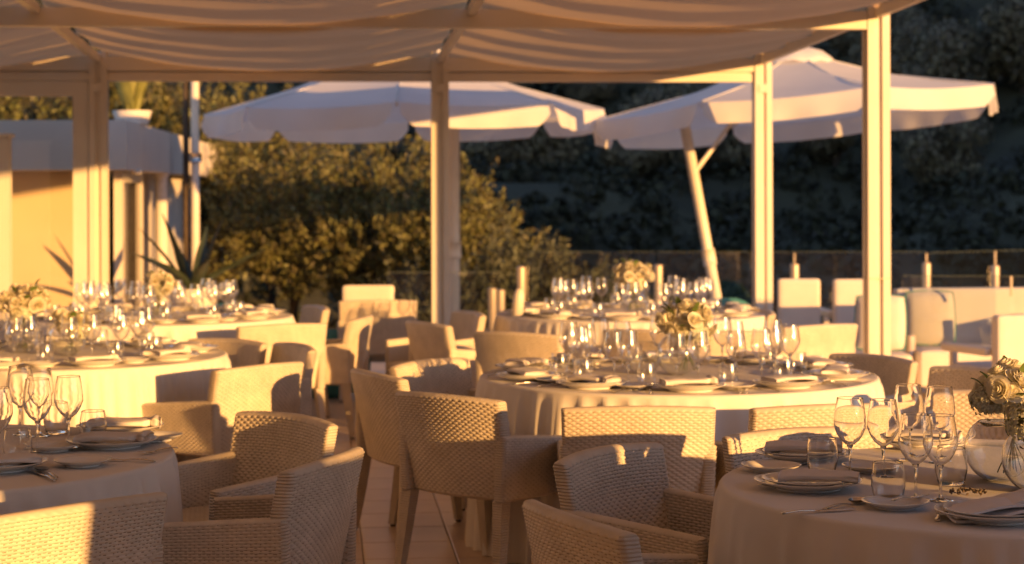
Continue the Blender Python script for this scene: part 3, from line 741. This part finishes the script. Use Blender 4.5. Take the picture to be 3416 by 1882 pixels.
def napkin_mesh(L_=.215, w_=.055, h=.0105, seed=0, knot=True):
    rr = np.random.default_rng(seed); n = 26; m_ = 20; x = np.linspace(-L_/2, L_/2, n); t = np.linspace(0, 2*np.pi, m_, endpoint=False)
    G = []
    for i, xx in enumerate(x):
        q = (xx+L_/2)/L_; ww = w_*(1+.10*np.sin(q*4)); hh = h*(1+.18*np.sin(q*7+1))
        if knot and q > .80: ww *= 1-.45*math.exp(-((q-.86)/.035)**2); hh *= 1+.35*math.exp(-((q-.93)/.05)**2)
        cx_ = np.sign(np.cos(t))*np.abs(np.cos(t))**.6; sx_ = np.sign(np.sin(t))*np.abs(np.sin(t))**.7
        rp = 1+(.10 if q > .8 else .03)*np.sin(t*7+q*3)
        G.append(np.stack([np.full(m_, xx), ww*cx_*rp, hh*(1+sx_*rp)+.010*math.sin(q*3.1)], -1))
    m = MB(); m.grid(np.array(G), close_v=True); k0 = (n-1)*m_
    m.f.append(list(range(m_))[::-1]); m.f.append([k0+i for i in range(m_)])
    return m.mesh('napkin', M_NAP)
me_nap = [napkin_mesh(seed=1), napkin_mesh(.225, .058, .012, 2), napkin_mesh(.21, .062, .0095, 3, False)]
def folded_napkin():
    m = MB()
    for k, (L_, w_, z, tw) in enumerate(((.24, .13, .0, .0), (.235, .125, .009, .04), (.12, .115, .018, -.05))):
        u = np.linspace(-.5, .5, 16); v = np.linspace(-.5, .5, 8); U, V_ = np.meshgrid(u, v, indexing='ij')
        Z = z+.012*np.sin(U*4+k)+.004*np.cos(V_*7); Xx = U*L_; Yy = V_*w_+tw*U*.3
        if k == 2: Xx = Xx+.075; Z = Z+.05*np.clip(U+.1, 0, 1)**1.3*2; 
        P = np.stack([Xx, Yy, Z+.004], -1); P2 = P.copy(); P2[..., 2] -= .006; m.grid(P); m.grid(P2[::-1])
        for e0, e1 in ((P[0], P2[0]), (P[-1], P2[-1]), (P[:, 0], P2[:, 0]), (P[:, -1], P2[:, -1])): m.grid(np.stack([e0, e1]))
    return m.mesh('napkin', M_NAP)
me_fold = folded_napkin()
def handle(m, x0, x1, w0, w1, t=.0018):
    n = 8; x = np.linspace(x0, x1, n); q = np.linspace(0, 1, n); w_ = w0+(w1-w0)*q**2; G = []
    for i in range(n):
        z = .004+.005*math.sin(q[i]*math.pi)
        G.append([[x[i], -w_[i], z-t], [x[i], w_[i], z-t], [x[i], w_[i], z+t], [x[i], -w_[i], z+t]])
    k0 = m.n; m.grid(np.array(G), close_v=True); m.f.append([k0, k0+1, k0+2, k0+3][::-1]); m.f.append([k0+(n-1)*4+i for i in range(4)]); return m
def knife_mesh():
    m = handle(MB(), .0, -.11, .004, .007); x = np.linspace(0, .11, 8); top = np.full(8, .006); bot = -.010*np.sin(np.linspace(.4, np.pi, 8)**1.0)-.002
    V = [[a, t_, .006] for a, t_ in zip(x, top)]+[[a, b_, .006] for a, b_ in zip(x, bot)]; V2 = [[a, b_, .0045] for a, b_, _ in V]
    m.add(V+V2, [[i, i+1, 9+i, 8+i] for i in range(7)]+[[16+i, 24+i, 25+i, 17+i] for i in range(7)]+[[i, 16+i, 17+i, i+1] for i in range(7)]+[[8+i, 9+i, 25+i, 24+i] for i in range(7)])
    return m.mesh('knife', M_STEEL)
def fork_mesh():
    m = handle(MB(), .0, -.12, .003, .007)
    m.box(0, .02, -.011, .011, .004, .0075)
    for k in range(4):
        y = -.0095+k*.0063; m.add([[.02, y-.0017, .004], [.02, y+.0017, .004], [.07, y+.001, .012], [.07, y-.001, .012], [.02, y-.0017, .0075], [.02, y+.0017, .0075], [.07, y+.001, .0135], [.07, y-.001, .0135]],
              [[0, 3, 2, 1], [4, 5, 6, 7], [0, 1, 5, 4], [1, 2, 6, 5], [2, 3, 7, 6], [3, 0, 4, 7]])
    return m.mesh('fork', M_STEEL)
def spoon_mesh():
    m = handle(MB(), .0, -.125, .003, .007); u = np.linspace(0, 1, 7); t = np.linspace(0, 2*np.pi, 20, endpoint=False)
    G = np.array([[(.034+.034*uu*np.cos(a), .021*uu*np.sin(a), .003+.010*uu**2) for a in t] for uu in u]); m.grid(G, close_v=True)
    G2 = G.copy(); G2[..., 2] -= .0014; m.grid(G2[::-1], close_v=True); return m.mesh('spoon', M_STEEL)
me_kn, me_fk, me_sp = knife_mesh(), fork_mesh(), spoon_mesh()

def wine(x, y, label, group, near=True, s_=1.0):
    if near:
        t = thing('wine_glass', label, 'wine glass', (x, y, TZ), random.uniform(0, 6), group); t.scale = (s_,)*3
        obj('bowl', me_bowl_n if near == 2 else me_bowl, t); obj('stem', me_stem, t); obj('foot', me_foot_n if near == 2 else me_foot, t)
    else:
        t = tag(obj('wine_glass', me_wine_far, None, (x, y, TZ), (0, 0, random.uniform(0, 6)), s_), label, 'wine glass', group)
    return t
def simple(name, me, cat, x, y, z, rz, label, group, scale=None):
    return tag(obj(name, me, None, (x, y, z), (0, 0, rz), scale), label, cat, group)

def settings(T, angs, tdesc, near, cutlery):
    cx, cy_, R_ = T
    for i, a in enumerate(angs):
        a = R(a); o = np.array([math.cos(a), math.sin(a)]); tg = np.array([-o[1], o[0]])   # outwards, anticlockwise
        def W(r_, t_): p = np.array([cx, cy_])+o*r_+tg*t_; return float(p[0]), float(p[1])
        j = lambda q=.012: random.uniform(-q, q)
        hr = ('three', 'two', 'one', 'twelve', 'eleven', 'ten', 'nine', 'eight', 'seven', 'six', 'five', 'four')[int(round(math.degrees(a)/30)) % 12]
        td = f'at the {hr} o\'clock side of the {tdesc}'
        x, y = W(R_-.185, j()); simple('plate', me_plate, 'plate', x, y, TZ, a, f'white dinner plate {td}', f'dinner plates on the {tdesc}')
        simple('plate', me_deep, 'plate', x, y, TZ+.0115, a, f'upper plate of the stack {td}', f'upper plates on the {tdesc}')
        simple('napkin', me_nap[i % 3], 'napkin', x+j(), y+j(), TZ+.0235, a+math.pi/2+j(.25), f'white napkin on a plate {td}', f'napkins on the {tdesc}')
        x, y = W(R_-.26, -.235); simple('plate', me_bread, 'bread plate', x, y, TZ, a, f'small bread plate {td}', f'bread plates on the {tdesc}')
        x, y = W(R_-.40, .055+j()); wine(x, y, f'larger wine glass {td}', f'wine glasses on the {tdesc}', near)
        x, y = W(R_-.455, -.045+j()); wine(x, y, f'smaller wine glass {td}', f'wine glasses on the {tdesc}', near, .94)
        x, y = W(R_-.385, .165+j()); simple('tumbler', me_tum, 'tumbler', x, y, TZ, 0, f'clear water tumbler {td}', f'tumblers on the {tdesc}')
        if cutlery:
            x, y = W(R_-.17, .185); simple('knife', me_kn, 'knife', x, y, TZ+.0005, a+math.pi+j(.05), f'steel knife {td}', f'knives on the {tdesc}')
            x, y = W(R_-.165, .215); simple('spoon', me_sp, 'spoon', x, y, TZ+.0005, a+math.pi+j(.05), f'steel spoon {td}', f'spoons on the {tdesc}')
            x, y = W(R_-.17, -.18); simple('fork', me_fk, 'fork', x, y, TZ+.0005, a+math.pi+j(.05), f'steel fork {td}', f'forks on the {tdesc}')
settings(T2, [18+36*k for k in range(10)], 'central round table', True, True)
settings(T4, [-62+40*k for k in range(9)], 'middle left table', False, False)
settings(T5, [10+36*k for k in range(10)], 'far right table', False, False)
settings(T6, [-20+36*k for k in range(10)], 'far left table', False, False)

# ---- near right table, piece by piece
G1 = 'tableware on the near right table'
def tp(px, py): return at(px, py, TZ)
for (px, py, me, nm, lab, rz) in (
        (2030, 1234, me_plate, 'plate', 'large white plate nearest the front left rim of the near right table', 0),
        (2020, 1162, me_plate, 'plate', 'large white plate at the back left rim of the near right table', 0),
        (2500, 1314, me_plate, 'plate', 'large white plate at the lower right edge of the picture', 0),
        (2325, 1133, me_plate, 'plate', 'large white plate behind the wine glasses of the near right table', 0),
        (2250, 1284, me_bread, 'bread plate', 'small white bread plate with a butter knife on it', 0),
        (1938, 1190, me_bread, 'bread plate', 'small white bread plate between the two left plates', 0),
        (2190, 1192, me_bread, 'bread plate', 'small white bread plate behind the front tumbler', 0)):
    x, y = tp(px, py); simple('plate', me, nm if nm != 'plate' else 'plate', x, y, TZ, 0, lab, None)
for (px, py, lab) in ((2030, 1234, 'upper'), (2020, 1162, 'upper'), (2500, 1314, 'upper'), (2325, 1133, 'upper')):
    x, y = tp(px, py); simple('plate', me_deep, 'plate', x, y, TZ+.0115, 0, {1234: 'smaller plate stacked on the front left plate of the near right table', 1162: 'smaller plate stacked on the back left plate of the near right table', 1314: 'smaller plate stacked under the loosely folded napkin', 1133: 'smaller plate stacked behind the wine glasses of the near right table'}[py], None)
x, y = tp(2058, 1236); simple('napkin', me_nap[2], 'napkin', x, y, TZ+.0235, R(-12), 'flat rolled napkin on the front left plate of the near right table', None, 1.05)
x, y = tp(2020, 1160); simple('napkin', me_nap[0], 'napkin', x, y, TZ+.0235, R(-10), 'rolled napkin with knotted end on the back left plate of the near right table', None, 1.1)
x, y = tp(2500, 1312); simple('napkin', me_fold, 'napkin', x, y, TZ+.024, R(8), 'loosely folded napkin with a raised flap at the lower right', None, 1.1)
x, y = tp(2325, 1131); simple('napkin', me_nap[1], 'napkin', x, y, TZ+.0235, R(-20), 'rolled napkin behind the wine glasses of the near right table', None)
for (x, y, s_, lab) in ((.982, 5.80, 1, 'tall wine glass leftmost in the group on the near right table'), (1.075, 5.78, .985, 'wine glass just right of the leftmost tall one on the near right table'),
        (1.092, 5.40, .99, 'front wine glass left of the pair standing close together'), (1.156, 5.385, .985, 'front wine glass right of the pair standing close together'),
        (1.228, 6.18, 1, 'wine glass at the back left of the near right table group'), (1.312, 6.12, 1, 'wine glass at the back next to the bouquet')):
    wine(x, y, lab, 'wine glasses on the near right table', 2, s_)
for (px, py, s_, lab) in ((2066, 1197, 1, 'clear tumbler in front of the back left plate'), (2232, 1267, 1, 'clear tumbler in front of the wine glass pair'), (2390, 1225, 1, 'clear tumbler beside the vases partly behind a wine glass')):
    x, y = tp(px, py); simple('tumbler', me_tum_n, 'tumbler', x, y, TZ, 0, lab, 'tumblers on the near right table', s_*1.08)
def lay(me, nm, p, q, lab, tip):   # tip end p, handle end q
    x0, y0 = tp(*p); x1, y1 = tp(*q); a = math.atan2(y0-y1, x0-x1); L_ = math.hypot(x0-x1, y0-y1)
    simple(nm, me, nm, x0-tip*math.cos(a), y0-tip*math.sin(a), TZ+.0005, a, lab, None)
lay(me_sp, 'spoon', (2172, 1268), (2015, 1302), 'steel spoon lying in front of the front left plate', .068)
lay(me_kn, 'knife', (2150, 1288), (1998, 1298), 'steel knife under the spoon at the front rim of the near right table', .11)
lay(me_fk, 'fork', (2372, 1288), (2345, 1335), 'steel fork between the bread plate and the lower right plate', .07)
lay(me_fk, 'fork', (1905, 1233), (1990, 1232), 'steel fork peeking out left of the front left plate', .07)
x, y = tp(2290, 1280); simple('knife', me_kn, 'butter knife', x, y, TZ+.022, R(40), 'small butter knife resting on the bread plate', None, .7)
# dried seed head sprig
t = thing('seed_sprig', 'small dark sprig of dried seed heads on the near right tablecloth', 'sprig', (*tp(2432, 1252), TZ))
m = MB(); rr = np.random.default_rng(5)
for i in range(46):
    p = np.array([rr.uniform(-.048, .048), rr.uniform(-.02, .02), rr.uniform(.004, .016)]); q = p+np.array([rr.uniform(-.008, .008), rr.uniform(-.008, .008), rr.uniform(.002, .010)])
    m.tube([p, (p+q)/2, q], [.0015, .004, .0008], 5)
obj('seed_heads', m.mesh('seed_heads', M_SEED), t)

# ---- near left table
for (px, py, me, lab, cat) in ((280, 1122, me_plate, 'large white plate nearest the right rim of the near left table', 'plate'), (300, 1086, me_plate, 'large white plate at the back rim of the near left table', 'plate'),
        (-10, 1180, me_plate, 'white plate cut by the left picture edge', 'plate'), (205, 1170, me_bread, 'white bread plate in front of the right plate of the near left table', 'bread plate'),
        (130, 1132, me_bread, 'white bread plate among the glasses of the near left table', 'bread plate'), (390, 1107, me_bread, 'white bread plate by the back right rim of the near left table', 'bread plate')):
    x, y = tp(px, py); simple('plate', me, cat, x, y, TZ, 0, lab, None)
for (px, py, k, rz, lab) in ((285, 1121, 0, -4, 'rolled napkin with a lit knot on the right plate of the near left table'), (310, 1085, 1, 6, 'rolled napkin on the back plate of the near left table'), (-5, 1178, 2, 25, 'napkin on the plate at the left picture edge')):
    x, y = tp(px, py); simple('napkin', me_nap[k], 'napkin', x, y, TZ+.013, R(rz), lab, None, 1.12)
for (x, y, lab) in ((-1.463, 6.56, 'wine glass rightmost on the near left table'), (-1.545, 6.47, 'wine glass second from the right on the near left table'), (-1.715, 6.93, 'wine glass at the back left of the near left table'),
        (-1.63, 6.86, 'wine glass behind two others on the near left table'), (-1.60, 6.18, 'wine glass cut by the left picture edge')):
    wine(x, y, lab, 'wine glasses on the near left table', 2)
for (px, py, lab) in ((232, 1108, 'clear tumbler right of the wine glasses on the near left table'), (42, 1160, 'clear tumbler at the left edge of the near left table'), (140, 1088, 'clear tumbler between the wine glasses of the near left table')):
    x, y = tp(px, py); simple('tumbler', me_tum_n, 'tumbler', x, y, TZ, 0, lab, 'tumblers on the near left table', 1.05)
lay(me_sp, 'spoon', (95, 1182), (150, 1208), 'steel spoon at the front of the near left table', .068)
lay(me_kn, 'knife', (80, 1186), (140, 1212), 'steel knife next to the spoon at the front of the near left table', .11)
lay(me_kn, 'knife', (225, 1156), (330, 1160), 'steel knife by the bread plate of the near left table', .11)
lay(me_fk, 'fork', (350, 1145), (438, 1128), 'steel fork at the right rim of the near left table', .07)

# ---- vases and flowers
def vase_mesh(r_):
    a = np.linspace(-1.25, .95, 22); out = [(0, .0), (r_*math.cos(-1.25), .0)]+[(r_*math.cos(q), r_*(math.sin(q)-math.sin(-1.25))) for q in a[1:]]
    out.insert(-1, (out[-1][0]+.001, out[-1][1]-.0012)); top = out[-1]; inn = [(max(0, x-.0025), z+.0025) for x, z in out[::-1]]; inn[0] = (top[0]-.0025, top[1]); inn[1] = (top[0]-.0015, top[1]-.0012)
    return MB().lathe(out+inn, 40)
def water_mesh(r_, fill=.05):
    a = np.linspace(-1.25, fill, 14); r2 = r_-.004
    return MB().lathe([(0, .005)]+[(r2*math.cos(q), .003+r2*(math.sin(q)+math.sin(1.25))) for q in a]+[(0, .003+r2*(math.sin(fill)+math.sin(1.25)))], 36).mesh('water', M_WATER, recalc=True)
vm, wm = vase_mesh(.098).mesh('bowl', M_GLASS), water_mesh(.098); vm_n = vase_mesh(.098).mesh('bowl', M_SOLID, recalc=True)
def rose_mesh(seed):
    rr = np.random.default_rng(seed); m = MB()
    for layer, (r_, n, op, h) in enumerate(((.010, 3, .15, 1.15), (.016, 4, .35, 1.05), (.023, 5, .6, .95), (.030, 5, .9, .8), (.036, 6, 1.2, .62))):
        for k in range(n):
            a0 = 2*np.pi*k/n+layer*.7+rr.uniform(-.15, .15); wd = 2*np.pi/n*.72
            u = np.linspace(0, 1, 5); v = np.linspace(-1, 1, 5); U, V_ = np.meshgrid(u, v, indexing='ij')
            rad = r_*(.35+.65*np.sin(U*1.5))*(1+op*.28*U**3); z = .038*h*U*(1-.12*V_**2)-.004*op*U**4
            an = a0+V_*wd*(.5+.5*np.sin(U*2.2)); rad = rad*(1-.06*V_**2)+.0012*rr.normal()
            m.grid(np.stack([rad*np.cos(an), rad*np.sin(an), z], -1))
    return m.mesh('rose', M_ROSE)
roses = [rose_mesh(k) for k in range(3)]
def hyd_mesh(seed, r_=.068):
    rr = np.random.default_rng(seed); m = MB(); V = []; 
    for i in range(420):
        d = rr.normal(size=3); d[2] = abs(d[2])*.9-.35; d /= np.linalg.norm(d); c = d*r_*(.90+.14*rr.random()); ref = rr.normal(size=3); e1 = np.cross(d, ref); e1 /= np.linalg.norm(e1); e2 = np.cross(d, e1)
        s_ = .0085*rr.uniform(.8, 1.2)
        for q in range(4):
            a = q*np.pi/2; p1 = e1*math.cos(a)+e2*math.sin(a); p2 = e1*math.cos(a+1.57)+e2*math.sin(a+1.57); tip = (p1+p2)*.72
            V += [c, c+p1*s_*.8+d*.002, c+tip*s_*1.1+d*.003*rr.normal(), c+p2*s_*.8+d*.002]
    n = len(V)//4; return m.add(V, np.arange(n*4).reshape(n, 4)).mesh('hydrangea', M_HYD)
hyd = hyd_mesh(3)
def leafblade(L_=.05, w_=.016):
    u = np.linspace(0, 1, 7); v = np.array([-1, 0, 1.]); U, V_ = np.meshgrid(u, v, indexing='ij')
    return MB().grid(np.stack([V_*w_*np.sin(np.pi*U**.8), U*L_, .012*np.sin(U*2)+.25*w_*np.abs(V_)], -1)).mesh('leaf', M_GREEN)
lb = leafblade()
def bouquet(x, y, label, seed, zc, rad, nr, hy, nl=14, stems=True, vz=TZ, squash=.85):
    rr = np.random.default_rng(seed); t = thing('flower_bouquet', label, 'bouquet', (x, y, vz), 0, 'table bouquets')
    for i in range(nr):
        u = (i+.5)/nr; phi = 2.4*i; zz = 1-1.25*u; q = math.sqrt(max(0, 1-zz*zz)); d = Vector((q*math.cos(phi), q*math.sin(phi), zz))
        k_ = rr.uniform(.72, 1.18); d = (d+Vector(rr.normal(size=3)*.28)).normalized(); p = Vector((d.x*rad*k_, d.y*rad*k_, zc+d.z*rad*squash*k_))
        o = obj('rose', roses[i % 3], t, p, (d+Vector(rr.normal(size=3)*.35)).to_track_quat('Z', 'Y').to_euler(), rr.uniform(.55, 1.02))
    for (hx, hy_, hz, s_) in hy: obj('hydrangea', hyd, t, (hx, hy_, hz), (rr.uniform(-.2, .2), rr.uniform(-.2, .2), rr.uniform(0, 6)), s_)
    for i in range(int(nl*.9)):
        phi = rr.uniform(0, 6.28); d = Vector((math.cos(phi), math.sin(phi), rr.uniform(-.4, 1.6))).normalized()
        p = Vector((d.x*rad*.95, d.y*rad*.95, zc+d.z*rad*.95))
        obj('leaf', lb, t, p, d.to_track_quat('Y', 'Z').to_euler(), rr.uniform(.7, 1.15))
    if stems:
        for i in range(9):
            a = rr.uniform(0, 6.28); r0 = rr.uniform(.004, .026)
            obj('stem', MB().tube([(-r0*math.cos(a)*2.2, -r0*math.sin(a)*2.2, .02), (r0*math.cos(a)*.7, r0*math.sin(a)*.7, zc*.6), (r0*math.cos(a), r0*math.sin(a), zc)], .0019, 6).mesh('stem', M_STEM), t)
    return t
def vase(x, y, label, s_=1.0, near=False):
    t = thing('glass_vase', label, 'vase', (x, y, TZ), 0, 'round glass vases'); t.scale = (s_,)*3
    obj('bowl', vm_n if near else vm, t); obj('water', wm, t)
vase(1.40, 5.74, 'round glass vase behind another on the near right table', 1.0, True); vase(1.455, 5.52, 'round glass vase at the right picture edge on the near right table', 1.0, True)
bouquet(1.44, 5.75, 'bouquet of cream roses in the rear vase of the near right table', 21, .235, .085, 26, [(-.07, -.02, .225, .75)], 16)
bouquet(1.47, 5.52, 'pale green hydrangea in the front vase of the near right table', 22, .20, .03, 2, [(-.035, -.01, .185, 1.0), (.05, .02, .20, .95)], 5)
vase(.75, 9.03, 'round glass vase in the middle of the central round table'); vase(.60, 9.10, 'second glass vase beside the middle of the central round table', .85)
bouquet(.79, 9.03, 'cream rose bouquet in the middle of the central round table', 23, .225, .10, 34, [(-.01, -.03, .20, .9), (.05, .03, .17, .9)], 18)
vase(-2.56, 10.4, 'glass vase under the glowing bouquet at the left edge of the middle left table', .9); vase(-2.28, 10.2, 'glass vase beside the wine glasses on the middle left table', 1.0)
bouquet(-2.55, 10.4, 'tall glowing bouquet at the left of the middle left table', 24, .25, .105, 34, [(0, -.03, .20, .9)], 20)
bouquet(-2.26, 10.2, 'low yellow bouquet among the glasses of the middle left table', 25, .15, .075, 14, [(.04, -.02, .12, .8)], 6)
vase(.83, 13.5, 'round glass vase in the middle of the far right table')
bouquet(.82, 13.5, 'cream bouquet in the middle of the far right table', 26, .245, .105, 34, [(0, -.02, .19, 1.0)], 14)
vase(-2.36, 13.3, 'round glass vase in the middle of the far left table', .9)
bouquet(-2.36, 13.3, 'small cream bouquet in the middle of the far left table', 27, .20, .085, 24, [(0, -.02, .16, .8)], 12)

# ================================================================== LOUNGE FURNITURE BEYOND
def rbox(x0, x1, y0, y1, z0, z1, r_=.03, n=4):
    # box with rounded edges: superellipsoid-free, made from a subdivided cube pushed to a rounded box
    k = 9; t = np.linspace(-1, 1, k); m = MB(); c = np.array([(x0+x1)/2, (y0+y1)/2, (z0+z1)/2]); h = np.array([x1-x0, y1-y0, z1-z0])/2
    def proj(P):
        t_ = np.sign(P)*np.minimum(1, np.abs(P))**.5 if False else P
        Q = t_*h; core = np.maximum(h-r_, 1e-4); inn = np.clip(Q, -core, core); d = Q-inn; L_ = np.linalg.norm(d, axis=-1, keepdims=True)
        return c+inn+np.where(L_ > 1e-9, d/np.maximum(L_, 1e-9)*r_, 0)
    tt = np.sign(t)*np.abs(t)**.35
    for ax in range(3):
        for sg in (-1, 1):
            A, B = np.meshgrid(tt, tt, indexing='ij'); P = np.empty(A.shape+(3,)); o_ = [i for i in range(3) if i != ax]
            P[..., ax] = sg; P[..., o_[0]] = A; P[..., o_[1]] = B
            Q = proj(P); m.grid(Q if (sg > 0) == (ax != 1) else Q[::-1])
    return m
def lounge(x, y, th, label, w_=.62, zt=.72, arms=True):
    t = thing('lounge_chair', label, 'lounge chair', (x, y, 0.007), R(th)-math.pi/2, 'white lounge chairs at the terrace edge')
    obj('backrest', rbox(-w_/2, w_/2, -.34, -.24, .30, zt, .03).mesh('backrest', M_CUSH), t)
    obj('seat', rbox(-w_/2+.02, w_/2-.02, -.235, .32, .26, .38, .035).mesh('seat', M_CUSH), t)
    if arms:
        for s in (-1, 1): obj('armrest', rbox(s*w_/2-.035, s*w_/2+.035, -.235, .32, .46, .52, .02).mesh('armrest', M_PAINT), t)
    for sx in (-1, 1):
        for sy in (-1, 1): obj('leg', MB().box(sx*(w_/2-.05)-.02, sx*(w_/2-.05)+.02, sy*.28-.02, sy*.28+.02, 0, .262 if not arms or sy < 0 else .46).mesh('leg', M_PAINT, False), t)
lounge(2.50, 17.6, 88, 'white lounge chair right of the second pergola post seen from behind', .37, .80, False)
lounge(2.97, 17.5, 92, 'white lounge chair with a shadow stripe across its back beside the right post', .42, .80, True)
lounge(-1.10, 15.5, 90, 'white lounge chair showing above other chairs left of the middle post', .40, .86, False)
lounge(3.36, 13.6, 110, 'white tub chair back at the right picture edge behind the glass', .55, .74, True)
sofa = thing('lounge_sofa', 'cream lounge sofa with flat top rail right of the right pergola post', 'sofa', (3.35, 15.55, .007), R(4))
obj('backrest', rbox(-.35, 1.05, .02, .17, .10, .80, .03).mesh('backrest', M_CUSH), sofa)
obj('seat', rbox(-.34, 1.05, -.62, .01, .08, .37, .04).mesh('seat', M_CUSH), sofa)
obj('armrest', rbox(.55, .70, -.62, .015, .372, .60, .03).mesh('armrest', M_CUSH), sofa)
def cushion_mesh(w_, h, d):
    u = np.linspace(-1, 1, 13); U, V_ = np.meshgrid(u, u, indexing='ij'); m = MB(); th = d*((1-U**2)*(1-V_**2))**.4
    for s in (1, -1):
        P = np.stack([U*w_/2*(1-.06*V_**2), s*th, V_*h/2*(1-.06*U**2)+h/2], -1); m.grid(P if s < 0 else P[::-1])
    return m.mesh('cushion', M_CUSH)
cm = cushion_mesh(.38, .42, .07)
def piping_mesh(w_, h):
    t = np.linspace(0, 2*np.pi, 49); c, s_ = np.cos(t), np.sin(t); k = 1/np.maximum(np.abs(c), np.abs(s_)); U, V_ = c*k, s_*k
    return MB().tube(np.stack([U*w_/2*(1-.06*V_**2), 0*U, V_*h/2*(1-.06*U**2)+h/2], -1), .0065, 6, False).mesh('piping', M_TEAL)
pmq = piping_mesh(.38, .42)
for (x, y, z, rx, rz, lab) in ((2.78, 15.05, .365, -.15, -12, 'cream cushion with teal piping left of the right pergola post'), (3.22, 15.32, .385, -.2, -4, 'cream cushion with teal piping on the sofa behind the glass')):
    t = thing('cushion', lab, 'cushion', (x, y, z), 0, 'cushions with teal piping'); t.rotation_euler = (rx, 0, R(rz))
    o = obj('cover', cm, t); obj('piping', pmq, t)
pf_ = thing('pouffe', 'cream block seat under the piped cushion left of the right post', 'pouffe', (2.72, 15.05, .007)); obj('seat', rbox(-.25, .25, -.3, .3, 0, .352, .04).mesh('seat', M_CUSH), pf_)
def bean(x, y, s_, lab, sq):
    u = np.linspace(0, np.pi, 12); v = np.linspace(0, 2*np.pi, 24, endpoint=False); U, V_ = np.meshgrid(u, v, indexing='ij')
    P = np.stack([np.sin(U)*np.cos(V_)*s_, np.sin(U)*np.sin(V_)*s_*.8, (np.cos(U)*sq+sq)*s_*.5*(1+.0*V_)+.03*np.sin(3*V_)*np.sin(U)], -1)
    tag(obj('beanbag', MB().grid(P, close_v=True).mesh('beanbag', M_TEAL), None, (x, y, .0)), lab, 'beanbag', 'teal beanbags')
bean(2.02, 18.6, .30, 'round teal beanbag at the foot of the leaning parasol mast', 1.9)
bean(-2.30, 16.2, .34, 'teal beanbag behind the right end of the far left table', 2.0)
bean(-1.42, 15.2, .34, 'teal beanbag just showing over a pinkish armchair back', 1.55)
x, y = .03, 13.15
t = thing('wine_cooler', 'slim white leaning bottle cooler at the left end of the far right table', 'bottle cooler', (x, y, TZ)); t.rotation_euler = (0, R(6), 0)
obj('body', MB().lathe([(0, 0), (.040, 0), (.036, .15), (.024, .18), (.018, .185), (0, .185)], 18).mesh('body', M_PAINT), t)
